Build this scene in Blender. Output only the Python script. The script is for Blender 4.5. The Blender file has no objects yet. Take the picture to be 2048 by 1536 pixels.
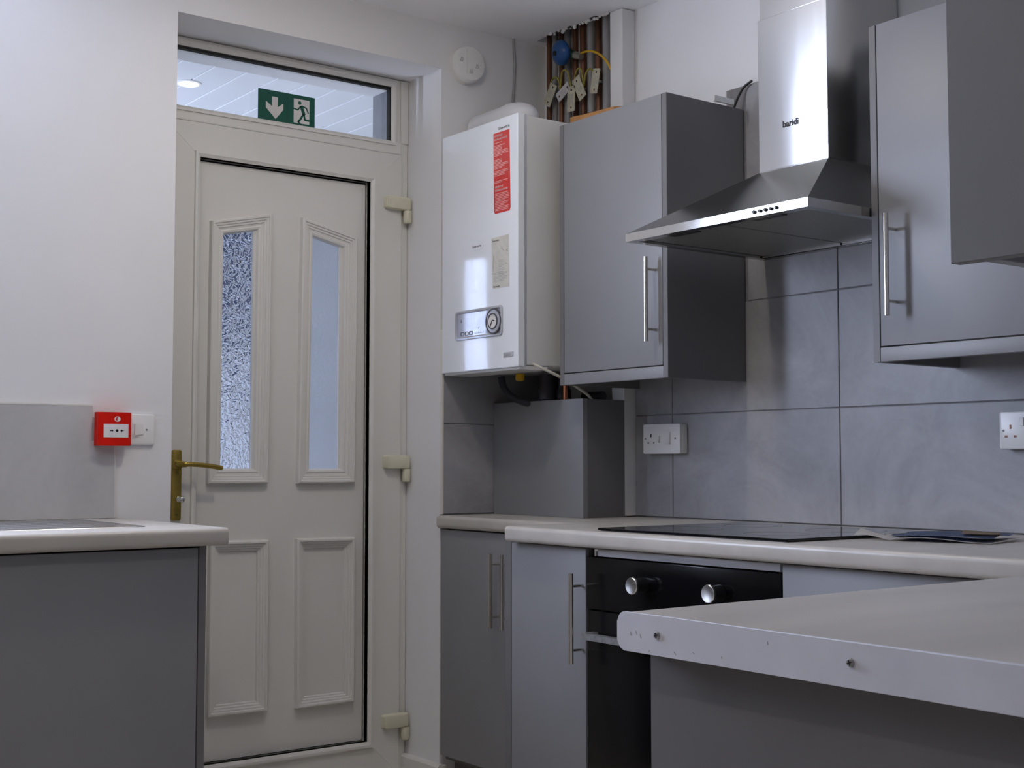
import bpy, bmesh, math, random
from mathutils import Vector, Matrix
random.seed(7)
SC = bpy.context.scene
COL = SC.collection

# ------------------------------------------------------------------ camera, sky, lamps, exposure
FOC, YAW, PITCH = 2650.0, 0.6455, 0.0589
CAM = Vector((-2.6725, -3.3814, 1.0702))
FW = Vector((math.sin(YAW)*math.cos(PITCH), math.cos(YAW)*math.cos(PITCH), math.sin(PITCH)))
RT = Vector((math.cos(YAW), -math.sin(YAW), 0.0))
UP = RT.cross(FW)
cd = bpy.data.cameras.new('camera'); cam = bpy.data.objects.new('camera', cd); COL.objects.link(cam)
cd.sensor_width = 36.0; cd.lens = 36.0*FOC/2048.0; cd.clip_start = 0.02
m3 = Matrix((RT, UP, -FW)).transposed()
cam.matrix_world = Matrix.Translation(CAM) @ m3.to_4x4()
SC.camera = cam

world = bpy.data.worlds.new('sky'); SC.world = world; world.use_nodes = True
bgn = world.node_tree.nodes['Background']
bgn.inputs[0].default_value = (0.735, 0.775, 1.0, 1.0)
bgn.inputs[1].default_value = 38.0

def lamp(name, typ, loc, energy, color, size=0.1, size_y=None, rot=(0, 0, 0), portal=False, spread=None):
    l = bpy.data.lights.new(name, typ); o = bpy.data.objects.new(name, l); COL.objects.link(o)
    o.location = loc; o.rotation_euler = rot; l.energy = energy; l.color = color
    if typ == 'POINT': l.shadow_soft_size = size
    if typ == 'AREA':
        if size_y is None: l.shape = 'DISK'
        else: l.shape = 'RECTANGLE'; l.size_y = size_y
        l.size = size
        if spread: l.spread = spread
    if portal: l.cycles.is_portal = True
    return o
WARM = (1.0, 0.88, 0.70)
lamp('ceiling_lamp', 'AREA', (-1.15, -0.89, 2.435), 4.1, WARM, 0.09)
lamp('ceiling_lamp', 'POINT', (-1.15, -0.89, 2.32), 2.8, WARM, 0.05)  # extra source under the same lamp, added to brighten ceiling and upper walls
lamp('ceiling_lamp', 'AREA', (-2.60, -2.0, 2.435), 6.0, WARM, 0.09)
lamp('porch_lamp', 'AREA', (-0.7525, 1.1284, 2.440), 5.0, (1.0, 0.96, 0.90), 0.07)
# daylight comes in through the window over the sink and the side door of the porch
lamp('window_portal', 'AREA', (-2.1775, 0.085, 1.7675), 1.0, (1, 1, 1), 0.585, 1.065, (-math.pi/2, 0, 0), portal=True)
lamp('porch_portal', 'AREA', (-1.60, 1.51, 1.02), 1.0, (1, 1, 1), 2.04, 0.26, (0, -math.pi/2, 0), portal=True)

SC.view_settings.view_transform = 'Standard'
SC.view_settings.look = 'None'
SC.view_settings.gamma = 1.0
SC.view_settings.use_curve_mapping = False
SC.view_settings.exposure = 0.06
try:
    SC.cycles.use_denoising = True
    SC.cycles.max_bounces = 14; SC.cycles.diffuse_bounces = 8; SC.cycles.glossy_bounces = 6
    SC.cycles.transmission_bounces = 8; SC.cycles.transparent_max_bounces = 8
    SC.cycles.sample_clamp_indirect = 8.0
except Exception:
    pass

# ------------------------------------------------------------------ materials
def nodes_of(name):
    m = bpy.data.materials.new(name); m.use_nodes = True
    return m, m.node_tree, m.node_tree.nodes['Principled BSDF']

def mat(name, col, rough=0.5, metal=0.0, var=0.06, scale=6.0, bump=0.0, bscale=200.0, stretch=(1, 1, 1), spec=0.5, coat=0.0, detail=4.0):
    m, nt, b = nodes_of(name)
    tc = nt.nodes.new('ShaderNodeTexCoord'); mp = nt.nodes.new('ShaderNodeMapping')
    mp.inputs['Scale'].default_value = stretch
    nt.links.new(tc.outputs['Object'], mp.inputs['Vector'])
    nz = nt.nodes.new('ShaderNodeTexNoise'); nz.inputs['Scale'].default_value = scale; nz.inputs['Detail'].default_value = detail
    nt.links.new(mp.outputs['Vector'], nz.inputs['Vector'])
    cr = nt.nodes.new('ShaderNodeValToRGB')
    cr.color_ramp.elements[0].position = 0.3; cr.color_ramp.elements[1].position = 0.7
    cr.color_ramp.elements[0].color = tuple(max(0, c*(1-var)) for c in col)+(1,)
    cr.color_ramp.elements[1].color = tuple(min(1, c*(1+var)) for c in col)+(1,)
    nt.links.new(nz.outputs['Fac'], cr.inputs['Fac'])
    nt.links.new(cr.outputs['Color'], b.inputs['Base Color'])
    b.inputs['Roughness'].default_value = rough; b.inputs['Metallic'].default_value = metal
    b.inputs['Specular IOR Level'].default_value = spec
    b.inputs['Coat Weight'].default_value = coat
    if bump:
        n2 = nt.nodes.new('ShaderNodeTexNoise'); n2.inputs['Scale'].default_value = bscale; n2.inputs['Detail'].default_value = 3
        nt.links.new(mp.outputs['Vector'], n2.inputs['Vector'])
        bp = nt.nodes.new('ShaderNodeBump'); bp.inputs['Strength'].default_value = bump; bp.inputs['Distance'].default_value = 0.001
        nt.links.new(n2.outputs['Fac'], bp.inputs['Height']); nt.links.new(bp.outputs['Normal'], b.inputs['Normal'])
    return m

def emit(name, col, s):
    m, nt, b = nodes_of(name)
    b.inputs['Base Color'].default_value = col+(1,)
    b.inputs['Emission Color'].default_value = col+(1,); b.inputs['Emission Strength'].default_value = s
    return m

def glass_clear(name):
    m, nt, b = nodes_of(name); nt.nodes.remove(b)
    out = nt.nodes['Material Output']
    tr = nt.nodes.new('ShaderNodeBsdfTransparent'); tr.inputs[0].default_value = (0.93, 0.96, 0.97, 1)
    gl = nt.nodes.new('ShaderNodeBsdfGlossy'); gl.inputs['Roughness'].default_value = 0.02
    lw = nt.nodes.new('ShaderNodeLayerWeight'); lw.inputs[0].default_value = 0.5
    pw = nt.nodes.new('ShaderNodeMath'); pw.operation = 'POWER'; pw.inputs[1].default_value = 5.0
    nt.links.new(lw.outputs['Facing'], pw.inputs[0])
    fr = nt.nodes.new('ShaderNodeMath'); fr.operation = 'MULTIPLY_ADD'; fr.inputs[1].default_value = 0.5; fr.inputs[2].default_value = 0.03
    nt.links.new(pw.outputs[0], fr.inputs[0])
    mx = nt.nodes.new('ShaderNodeMixShader')
    nt.links.new(fr.outputs[0], mx.inputs[0]); nt.links.new(tr.outputs[0], mx.inputs[1]); nt.links.new(gl.outputs[0], mx.inputs[2])
    nt.links.new(mx.outputs[0], out.inputs[0])
    return m

def glass_obscure(name, strength):
    """patterned glass: leaf-like relief in the pane, softly frosted"""
    m, nt, b = nodes_of(name); nt.nodes.remove(b)
    out = nt.nodes['Material Output']
    tc = nt.nodes.new('ShaderNodeTexCoord')
    nz = nt.nodes.new('ShaderNodeTexNoise'); nz.inputs['Scale'].default_value = 28; nz.inputs['Detail'].default_value = 1.5
    nt.links.new(tc.outputs['Object'], nz.inputs['Vector'])
    ad = nt.nodes.new('ShaderNodeMixRGB'); ad.blend_type = 'ADD'; ad.inputs[0].default_value = 0.05
    nt.links.new(tc.outputs['Object'], ad.inputs[1]); nt.links.new(nz.outputs['Color'], ad.inputs[2])
    vo = nt.nodes.new('ShaderNodeTexVoronoi'); vo.feature = 'SMOOTH_F1'; vo.inputs['Scale'].default_value = 95
    nt.links.new(ad.outputs[0], vo.inputs['Vector'])
    wv = nt.nodes.new('ShaderNodeMath'); wv.operation = 'SINE'
    mu = nt.nodes.new('ShaderNodeMath'); mu.operation = 'MULTIPLY'; mu.inputs[1].default_value = 9.0
    nt.links.new(vo.outputs['Distance'], mu.inputs[0]); nt.links.new(mu.outputs[0], wv.inputs[0])
    bp = nt.nodes.new('ShaderNodeBump'); bp.inputs['Strength'].default_value = strength; bp.inputs['Distance'].default_value = 0.004
    nt.links.new(wv.outputs[0], bp.inputs['Height'])
    rf = nt.nodes.new('ShaderNodeBsdfRefraction'); rf.inputs['IOR'].default_value = 1.18; rf.inputs['Roughness'].default_value = 0.12
    rf.inputs[0].default_value = (0.86, 0.92, 1.0, 1)
    nt.links.new(bp.outputs['Normal'], rf.inputs['Normal'])
    gl = nt.nodes.new('ShaderNodeBsdfGlossy'); gl.inputs['Roughness'].default_value = 0.08
    nt.links.new(bp.outputs['Normal'], gl.inputs['Normal'])
    mx = nt.nodes.new('ShaderNodeMixShader'); mx.inputs[0].default_value = 0.05
    nt.links.new(rf.outputs[0], mx.inputs[1]); nt.links.new(gl.outputs[0], mx.inputs[2])
    nt.links.new(mx.outputs[0], out.inputs[0])
    return m

def brushed(name, col, rough, stretch, aniso=0.0, bump=0.0, rot=0.0):
    m, nt, b = nodes_of(name)
    tc = nt.nodes.new('ShaderNodeTexCoord'); mp = nt.nodes.new('ShaderNodeMapping'); mp.inputs['Scale'].default_value = stretch
    nt.links.new(tc.outputs['Object'], mp.inputs['Vector'])
    nz = nt.nodes.new('ShaderNodeTexNoise'); nz.inputs['Scale'].default_value = 1.0; nz.inputs['Detail'].default_value = 3
    nt.links.new(mp.outputs['Vector'], nz.inputs['Vector'])
    mr = nt.nodes.new('ShaderNodeMapRange'); mr.inputs['To Min'].default_value = rough*0.92; mr.inputs['To Max'].default_value = rough*1.1
    nt.links.new(nz.outputs['Fac'], mr.inputs['Value']); nt.links.new(mr.outputs['Result'], b.inputs['Roughness'])
    if bump:
        bp = nt.nodes.new('ShaderNodeBump'); bp.inputs['Strength'].default_value = bump; bp.inputs['Distance'].default_value = 0.0004
        nt.links.new(nz.outputs['Fac'], bp.inputs['Height']); nt.links.new(bp.outputs['Normal'], b.inputs['Normal'])
    b.inputs['Base Color'].default_value = col+(1,); b.inputs['Metallic'].default_value = 1.0
    if aniso:                                      # grain in one direction: a satin lobe drawn out across the grain
        g = nt.nodes.new('ShaderNodeBsdfAnisotropic'); g.distribution = 'BECKMANN'
        g.inputs['Color'].default_value = col+(1,); g.inputs['Anisotropy'].default_value = aniso; g.inputs['Rotation'].default_value = rot
        nt.links.new(mr.outputs['Result'], g.inputs['Roughness'])
        tg = nt.nodes.new('ShaderNodeTangent'); tg.direction_type = 'RADIAL'; tg.axis = 'Z'
        nt.links.new(tg.outputs[0], g.inputs['Tangent'])
        nt.links.new(g.outputs[0], nt.nodes['Material Output'].inputs['Surface'])
    return m

def concrete(name, base, var):
    """large cloudy porcelain tile"""
    m, nt, b = nodes_of(name)
    tc = nt.nodes.new('ShaderNodeTexCoord')
    n1 = nt.nodes.new('ShaderNodeTexNoise'); n1.inputs['Scale'].default_value = 3.2; n1.inputs['Detail'].default_value = 8; n1.inputs['Roughness'].default_value = 0.62; n1.inputs['Distortion'].default_value = 0.8
    n2 = nt.nodes.new('ShaderNodeTexNoise'); n2.inputs['Scale'].default_value = 60; n2.inputs['Detail'].default_value = 4
    nt.links.new(tc.outputs['Object'], n1.inputs['Vector']); nt.links.new(tc.outputs['Object'], n2.inputs['Vector'])
    cr = nt.nodes.new('ShaderNodeValToRGB')
    cr.color_ramp.elements[0].position = 0.32; cr.color_ramp.elements[1].position = 0.7
    cr.color_ramp.elements[0].color = tuple(c*(1-var) for c in base)+(1,); cr.color_ramp.elements[1].color = tuple(c*(1+var) for c in base)+(1,)
    mx = nt.nodes.new('ShaderNodeMath'); mx.operation = 'MULTIPLY_ADD'; mx.inputs[1].default_value = 0.12
    nt.links.new(n2.outputs['Fac'], mx.inputs[0]); nt.links.new(n1.outputs['Fac'], mx.inputs[2])
    sb = nt.nodes.new('ShaderNodeMath'); sb.operation = 'SUBTRACT'; sb.inputs[1].default_value = 0.06
    nt.links.new(mx.outputs[0], sb.inputs[0]); nt.links.new(sb.outputs[0], cr.inputs['Fac'])
    nt.links.new(cr.outputs['Color'], b.inputs['Base Color'])
    b.inputs['Roughness'].default_value = 0.42
    return m

M = {}
M['plaster'] = mat('white_plaster', (0.78, 0.78, 0.79), 0.8, var=0.02, scale=3, bump=0.15, bscale=40)
M['ceiling'] = mat('ceiling_paint', (0.93, 0.93, 0.94), 0.85, var=0.02, scale=3)
M['floor'] = mat('floor_vinyl', (0.72, 0.66, 0.57), 0.5, var=0.10, scale=5)
M['upvc'] = mat('white_upvc', (0.70, 0.69, 0.655), 0.38, var=0.015, scale=4)
M['cream'] = mat('cream_plastic', (0.64, 0.62, 0.48), 0.4, var=0.05, scale=30)
M['gasket'] = mat('black_rubber', (0.008, 0.008, 0.009), 0.8)
M['brass'] = mat('aged_brass', (0.36, 0.26, 0.055), 0.36, metal=0.85, var=0.12, scale=50)
M['chrome'] = mat('chrome', (0.75, 0.75, 0.75), 0.15, metal=1.0, var=0.03)
M['dull'] = mat('dull_metal', (0.48, 0.48, 0.49), 0.4, metal=0.9, var=0.2, scale=80)
M['tile'] = concrete('grey_tile', (0.328, 0.330, 0.348), 0.24)
M['tileb'] = concrete('pale_grey_tile', (0.52, 0.515, 0.51), 0.11)
M['grout'] = mat('grout', (0.22, 0.215, 0.22), 0.9, var=0.1, scale=80)
M['trimw'] = mat('pale_trim', (0.72, 0.70, 0.66), 0.4)
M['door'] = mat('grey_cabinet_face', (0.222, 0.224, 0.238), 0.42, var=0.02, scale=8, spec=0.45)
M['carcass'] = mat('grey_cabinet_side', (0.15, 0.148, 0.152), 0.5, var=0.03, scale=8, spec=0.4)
M['under'] = mat('carcass_board', (0.20, 0.19, 0.19), 0.6)
M['dark'] = mat('dark_void', (0.01, 0.01, 0.011), 0.8)
M['plinth'] = mat('plinth_grey', (0.12, 0.115, 0.12), 0.6)
M['worktop'] = mat('worktop_laminate', (0.46, 0.435, 0.40), 0.34, var=0.10, scale=2.2, stretch=(1, 4, 4), detail=9)
M['wedge'] = mat('end_strip', (0.68, 0.70, 0.79), 0.4, var=0.05, scale=14)
M['steelh'] = brushed('brushed_steel', (0.60, 0.60, 0.59), 0.22, (3.0, 3.0, 400.0), 0.45, 0.0, 0.0)
M['steelv'] = brushed('brushed_steel_upright', (0.64, 0.64, 0.63), 0.19, (60.0, 60.0, 3.0), 0.62, 0.0, 0.0)
M['bar'] = brushed('brushed_handle', (0.68, 0.65, 0.61), 0.26, (300.0, 300.0, 30.0))
M['knobface'] = brushed('spun_steel', (0.80, 0.79, 0.77), 0.34, (40, 40, 40), 0.3)
M['filter'] = mat('grease_filter', (0.30, 0.30, 0.28), 0.45, metal=0.6, var=0.12, scale=200)
M['blackglass'] = mat('black_glass', (0.004, 0.004, 0.005), 0.06, var=0.0, spec=0.5)
M['ovenglass'] = mat('oven_black', (0.003, 0.003, 0.004), 0.16, var=0.0, spec=0.25)
M['blackplastic'] = mat('black_plastic', (0.012, 0.012, 0.014), 0.35)
M['boilerw'] = mat('boiler_enamel', (0.84, 0.88, 0.93), 0.10, var=0.01, spec=0.6, coat=0.3)
M['casing'] = mat('boiler_casing', (0.72, 0.725, 0.72), 0.42, var=0.03)
M['flue'] = mat('flue_plastic', (0.72, 0.73, 0.76), 0.45, var=0.04, scale=12)
M['panelgrey'] = mat('control_fascia', (0.40, 0.42, 0.50), 0.12, var=0.02, coat=0.6)
M['silver'] = mat('silver_plastic', (0.55, 0.57, 0.62), 0.28, metal=0.4)
M['white'] = mat('white_plastic', (0.80, 0.80, 0.79), 0.3, var=0.01)
M['offwhite'] = mat('off_white_plastic', (0.76, 0.75, 0.72), 0.4, var=0.02)
M['paper'] = mat('label_paper', (0.62, 0.61, 0.55), 0.6, var=0.06, scale=40)
M['print'] = mat('grey_print', (0.10, 0.10, 0.11), 0.6)
M['printl'] = mat('pale_grey_print', (0.36, 0.36, 0.36), 0.6)
M['labelred'] = mat('red_label', (0.62, 0.035, 0.03), 0.45, var=0.05, scale=30)
M['labelpink'] = mat('pale_red_print', (0.80, 0.42, 0.40), 0.5)
M['callred'] = mat('call_point_red', (0.64, 0.010, 0.004), 0.4, var=0.03, spec=0.15)
M['green'] = mat('sign_green', (0.0, 0.085, 0.055), 0.4, var=0.04)
M['signwhite'] = mat('sign_white', (0.66, 0.64, 0.63), 0.5)
M['black'] = mat('black_print', (0.01, 0.01, 0.01), 0.6)
M['copper'] = mat('old_copper', (0.17, 0.075, 0.045), 0.45, metal=0.55, var=0.45, scale=22, stretch=(1, 1, 0.35))
M['brightcopper'] = mat('bright_copper', (0.55, 0.21, 0.11), 0.25, metal=0.95, var=0.15, scale=30)
M['painted'] = mat('grey_painted_pipe', (0.31, 0.31, 0.32), 0.5, var=0.25, scale=18, stretch=(1, 1, 0.3))
M['valveblue'] = mat('blue_valve', (0.012, 0.075, 0.25), 0.28, var=0.12, scale=30)
M['valvegreen'] = mat('green_valve_neck', (0.01, 0.055, 0.025), 0.4)
M['brassnut'] = mat('brass_nut', (0.38, 0.36, 0.30), 0.4, metal=0.7, var=0.2, scale=60)
M['yellow'] = mat('yellow_cable', (0.62, 0.36, 0.01), 0.4, var=0.12, scale=60)
M['earth'] = mat('green_yellow_wire', (0.30, 0.27, 0.04), 0.45, var=0.35, scale=110)
M['tag'] = mat('metal_tag', (0.60, 0.58, 0.46), 0.4, metal=0.2, var=0.12, scale=90)
M['tagw'] = mat('white_tag', (0.62, 0.62, 0.64), 0.5, var=0.10, scale=90)
M['timber'] = mat('amber_timber', (0.36, 0.17, 0.045), 0.55, var=0.22, scale=14, stretch=(6, 1, 1))
M['paintwood'] = mat('white_painted_wood', (0.72, 0.72, 0.72), 0.5, var=0.04, scale=10)
M['hose'] = mat('dark_hose', (0.018, 0.02, 0.032), 0.4)
M['waste'] = mat('black_waste', (0.016, 0.014, 0.02), 0.35)
M['flex'] = mat('white_flex', (0.50, 0.48, 0.42), 0.5)
M['leafblue'] = mat('blue_leaflet', (0.07, 0.12, 0.26), 0.35, var=0.35, scale=45)
M['leafwhite'] = mat('white_leaflet', (0.78, 0.76, 0.74), 0.5, var=0.03, scale=30)
M['kraft'] = mat('tan_paper', (0.42, 0.33, 0.24), 0.6, var=0.1, scale=30)
M['stainless'] = brushed('sink_steel', (0.50, 0.50, 0.51), 0.16, (30, 300, 30))
M['plank'] = mat('white_ceiling_plank', (0.66, 0.68, 0.70), 0.35, var=0.02)
M['porchw'] = mat('porch_wall', (0.52, 0.51, 0.48), 0.8, var=0.06, scale=3)
M['addeddark'] = mat('added_board_dark', (0.045, 0.06, 0.10), 0.6, var=0.1)  # colour of the added board that makes the pane's dark top
M['render'] = mat('grey_render', (0.22, 0.23, 0.26), 0.85, var=0.15, scale=14)
M['stonefloor'] = mat('porch_floor', (0.35, 0.35, 0.36), 0.6, var=0.1)
M['signred'] = mat('red_board', (0.35, 0.04, 0.06), 0.5)
M['lens'] = emit('lamp_lens', (1.0, 0.97, 0.92), 6.0)
M['glass'] = glass_clear('clear_glass')
M['obscure'] = glass_obscure('patterned_glass', 0.75)
M['obscure2'] = glass_obscure('soft_glass', 0.10)

# ------------------------------------------------------------------ helpers
def at(px, py, **k):
    """the point of the place that a pixel of the photograph shows, given one of its coordinates"""
    d = FW + RT*((px-1024.0)/FOC) + UP*((768.0-py)/FOC)
    a, v = list(k.items())[0]; i = 'XYZ'.index(a)
    return CAM + d*((v-CAM[i])/d[i])

def finish(bm, smooth=None):
    bmesh.ops.recalc_face_normals(bm, faces=bm.faces[:])
def obj(name, bm, m, parent=None, smooth=None, flip=True):
    if flip: bmesh.ops.recalc_face_normals(bm, faces=bm.faces[:])
    me = bpy.data.meshes.new(name); bm.to_mesh(me); bm.free()
    return mobj(name, me, m, parent, smooth)
def mobj(name, me, m, parent=None, smooth=None):
    if isinstance(m, str): m = M[m]
    me.materials.clear(); me.materials.append(m)
    if smooth:
        for p in me.polygons: p.use_smooth = True
        me.set_sharp_from_angle(angle=math.radians(smooth))
    o = bpy.data.objects.new(name, me); COL.objects.link(o)
    if parent is not None:
        o.parent = parent; o.matrix_parent_inverse = PINV[parent.name]
    PINV[o.name] = Matrix.Identity(4) if parent is None else Matrix.Identity(4)
    return o
PINV = {}
def thing(name, label, cat, loc, group=None):
    o = bpy.data.objects.new(name, None); COL.objects.link(o); o.empty_display_size = 0.05
    o.location = loc; o['label'] = label; o['category'] = cat
    if group: o['group'] = group
    PINV[o.name] = Matrix.Translation(-Vector(loc))
    return o
def tag(o, label, cat, group=None):
    o['label'] = label; o['category'] = cat
    if group: o['group'] = group
    return o
def struct(o): o['kind'] = 'structure'; return o
def sroot(name, loc):
    o = bpy.data.objects.new(name, None); COL.objects.link(o); o.location = loc; o['kind'] = 'structure'; o.empty_display_size = 0.05
    PINV[o.name] = Matrix.Translation(-Vector(loc)); return o

def BM(): return bmesh.new()
def box(bm, x0, x1, y0, y1, z0, z1, bev=0.0, seg=2):
    v = [bm.verts.new(p) for p in ((x0, y0, z0), (x1, y0, z0), (x1, y1, z0), (x0, y1, z0), (x0, y0, z1), (x1, y0, z1), (x1, y1, z1), (x0, y1, z1))]
    fs = [bm.faces.new([v[i] for i in f]) for f in ((0, 1, 2, 3), (4, 5, 6, 7), (0, 1, 5, 4), (1, 2, 6, 5), (2, 3, 7, 6), (3, 0, 4, 7))]
    if bev:
        es = list({e for f in fs for e in f.edges})
        bmesh.ops.bevel(bm, geom=es, offset=bev, segments=seg, affect='EDGES', profile=0.5)
def bx(name, dims, m, parent=None, bev=0.0, seg=2):
    bm = BM(); box(bm, *dims, bev=bev, seg=seg); return obj(name, bm, m, parent)
def hexa(bm, pts):
    v = [bm.verts.new(p) for p in pts]
    for f in ((0, 1, 2, 3), (4, 5, 6, 7), (0, 1, 5, 4), (1, 2, 6, 5), (2, 3, 7, 6), (3, 0, 4, 7)): bm.faces.new([v[i] for i in f])
def prism(bm, poly, vec):
    """poly: list of 3-D points of one end, extruded by vec"""
    vec = Vector(vec)
    a = [bm.verts.new(p) for p in poly]; b = [bm.verts.new(Vector(p)+vec) for p in poly]
    bm.faces.new(a); bm.faces.new(b)
    n = len(a)
    for i in range(n): bm.faces.new((a[i], a[(i+1) % n], b[(i+1) % n], b[i]))
def voxel(bm, xs, ys, zs, solid):
    nx, ny, nz = len(xs)-1, len(ys)-1, len(zs)-1
    vd = {}
    def V(i, j, k):
        if (i, j, k) not in vd: vd[(i, j, k)] = bm.verts.new((xs[i], ys[j], zs[k]))
        return vd[(i, j, k)]
    def S(i, j, k): return 0 <= i < nx and 0 <= j < ny and 0 <= k < nz and solid(i, j, k)
    for i in range(nx):
        for j in range(ny):
            for k in range(nz):
                if not S(i, j, k): continue
                for d, q in (((-1, 0, 0), ((0, 0, 0), (0, 1, 0), (0, 1, 1), (0, 0, 1))), ((1, 0, 0), ((1, 0, 0), (1, 1, 0), (1, 1, 1), (1, 0, 1))),
                             ((0, -1, 0), ((0, 0, 0), (1, 0, 0), (1, 0, 1), (0, 0, 1))), ((0, 1, 0), ((0, 1, 0), (1, 1, 0), (1, 1, 1), (0, 1, 1))),
                             ((0, 0, -1), ((0, 0, 0), (1, 0, 0), (1, 1, 0), (0, 1, 0))), ((0, 0, 1), ((0, 0, 1), (1, 0, 1), (1, 1, 1), (0, 1, 1)))):
                    if not S(i+d[0], j+d[1], k+d[2]): bm.faces.new([V(i+a, j+b, k+c) for a, b, c in q])
def tube(bm, pts, r, seg=12, cap=True):
    pts = [Vector(p) for p in pts]; rings = []
    t0 = (pts[1]-pts[0]).normalized(); n = t0.orthogonal().normalized()
    for i, p in enumerate(pts):
        t = (pts[min(i+1, len(pts)-1)]-pts[max(i-1, 0)]).normalized()
        n = (n-t*n.dot(t)).normalized(); b = t.cross(n)
        rr = r[i] if isinstance(r, (list, tuple)) else r
        rings.append([bm.verts.new(p+(n*math.cos(a)+b*math.sin(a))*rr) for a in [2*math.pi*k/seg for k in range(seg)]])
    for a, c in zip(rings, rings[1:]):
        for k in range(seg): bm.faces.new((a[k], a[(k+1) % seg], c[(k+1) % seg], c[k]))
    if cap: bm.faces.new(rings[0]); bm.faces.new(rings[-1])
def smooth_path(pts, n=6):
    pts = [Vector(p) for p in pts]; out = []
    P = [pts[0]*2-pts[1]]+pts+[pts[-1]*2-pts[-2]]
    for i in range(1, len(P)-2):
        for k in range(n):
            t = k/n; a, b, c, d = P[i-1], P[i], P[i+1], P[i+2]
            out.append(0.5*((2*b)+(c-a)*t+(2*a-5*b+4*c-d)*t*t+(3*b-a-3*c+d)*t**3))
    out.append(pts[-1]); return out
def lathe(bm, org, axis, prof, seg=32):
    """prof: (radius, distance along axis)"""
    axis = Vector(axis).normalized(); n = axis.orthogonal().normalized(); b = axis.cross(n); org = Vector(org); rings = []
    for r, h in prof:
        if r < 1e-6: rings.append([bm.verts.new(org+axis*h)])
        else: rings.append([bm.verts.new(org+axis*h+(n*math.cos(2*math.pi*k/seg)+b*math.sin(2*math.pi*k/seg))*r) for k in range(seg)])
    for a, c in zip(rings, rings[1:]):
        if len(a) == 1 and len(c) == 1: continue
        for k in range(seg):
            if len(a) == 1: bm.faces.new((a[0], c[(k+1) % seg], c[k]))
            elif len(c) == 1: bm.faces.new((a[k], a[(k+1) % seg], c[0]))
            else: bm.faces.new((a[k], a[(k+1) % seg], c[(k+1) % seg], c[k]))
    for e in (rings[0], rings[-1]):
        if len(e) > 1: bm.faces.new(e)
# planes of print and fittings: local (u, v, w) -> world; w is out of the surface
def on_x(x): return lambda u, v, w=0.0: Vector((x-w, -u, v))          # faces -X, u runs to the right of the viewer
def on_y(y): return lambda u, v, w=0.0: Vector((u, y-w, v))           # faces -Y
def rrect(u0, u1, v0, v1, r, n=5):
    out = []
    for cu, cv, a0 in ((u1-r, v1-r, 0), (u0+r, v1-r, 90), (u0+r, v0+r, 180), (u1-r, v0+r, 270)):
        for k in range(n+1):
            a = math.radians(a0+90*k/n); out.append((cu+r*math.cos(a), cv+r*math.sin(a)))
    return out
def plate(bm, F, pts, w0, w1, bev=0.0):
    """flat outline pts (u,v) on the plane F from depth w0 to w1, front edge chamfered"""
    if not bev:
        prism(bm, [F(u, v, w0) for u, v in pts], F(0, 0, w1)-F(0, 0, w0)); return
    cu = sum(p[0] for p in pts)/len(pts); cv = sum(p[1] for p in pts)/len(pts)
    hu = max(abs(p[0]-cu) for p in pts); hv = max(abs(p[1]-cv) for p in pts)
    def ins(d): return [(cu+(u-cu)*(1-d/hu), cv+(v-cv)*(1-d/hv)) for u, v in pts]
    loops = [(pts, w0), (pts, w1-bev), (ins(bev*0.3), w1-bev*0.3), (ins(bev), w1)]
    R = [[bm.verts.new(F(u, v, w)) for u, v in l] for l, w in loops]; n = len(pts)
    for a, b in zip(R, R[1:]):
        for k in range(n): bm.faces.new((a[k], a[(k+1) % n], b[(k+1) % n], b[k]))
    bm.faces.new(R[0]); bm.faces.new(R[-1])
def pl(name, F, pts, w0, w1, m, parent=None, bev=0.0):
    bm = BM(); plate(bm, F, pts, w0, w1, bev); return obj(name, bm, m, parent, smooth=35)
def circ(u, v, r, n=24, rv=None): return [(u+r*math.cos(2*math.pi*k/n), v+(rv or r)*math.sin(2*math.pi*k/n)) for k in range(n)]
def ring(bm, F, outer, inner, w0, w1):
    n = len(outer)
    A = [bm.verts.new(F(u, v, w0)) for u, v in outer]; B = [bm.verts.new(F(u, v, w1)) for u, v in outer]
    C = [bm.verts.new(F(u, v, w1)) for u, v in inner]; D = [bm.verts.new(F(u, v, w0)) for u, v in inner]
    for k in range(n):
        j = (k+1) % n
        for p, q in ((A, B), (B, C), (C, D), (D, A)): bm.faces.new((p[k], p[j], q[j], q[k]))
def stroke(bm, F, pts, wd, w0, w1):
    """flat line with thickness drawn on plane F"""
    for (a, b) in zip(pts, pts[1:]):
        d = Vector((b[0]-a[0], b[1]-a[1])); L = d.length or 1e-6; d /= L; n = Vector((-d.y, d.x))*wd/2; e = d*wd*0.25
        q = [(a[0]-e.x+n.x, a[1]-e.y+n.y), (a[0]-e.x-n.x, a[1]-e.y-n.y), (b[0]+e.x-n.x, b[1]+e.y-n.y), (b[0]+e.x+n.x, b[1]+e.y+n.y)]
        plate(bm, F, q, w0, w1)
def text(name, s, F, u, v, size, m, parent, w=0.0006, align='LEFT', sx=1.0, bold=0.0):
    cu = bpy.data.curves.new('txt', 'FONT'); cu.body = s; cu.size = size; cu.align_x = align; cu.extrude = 0.0002; cu.resolution_u = 3; cu.offset = bold
    t = bpy.data.objects.new('txt', cu); COL.objects.link(t)
    dg = bpy.context.evaluated_depsgraph_get()
    me = bpy.data.meshes.new_from_object(t.evaluated_get(dg))
    bpy.data.objects.remove(t); bpy.data.curves.remove(cu)
    for vt in me.vertices: vt.co = F(u+vt.co.x*sx, v+vt.co.y, w+vt.co.z)
    me.name = name
    return mobj(name, me, m, parent)
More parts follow.
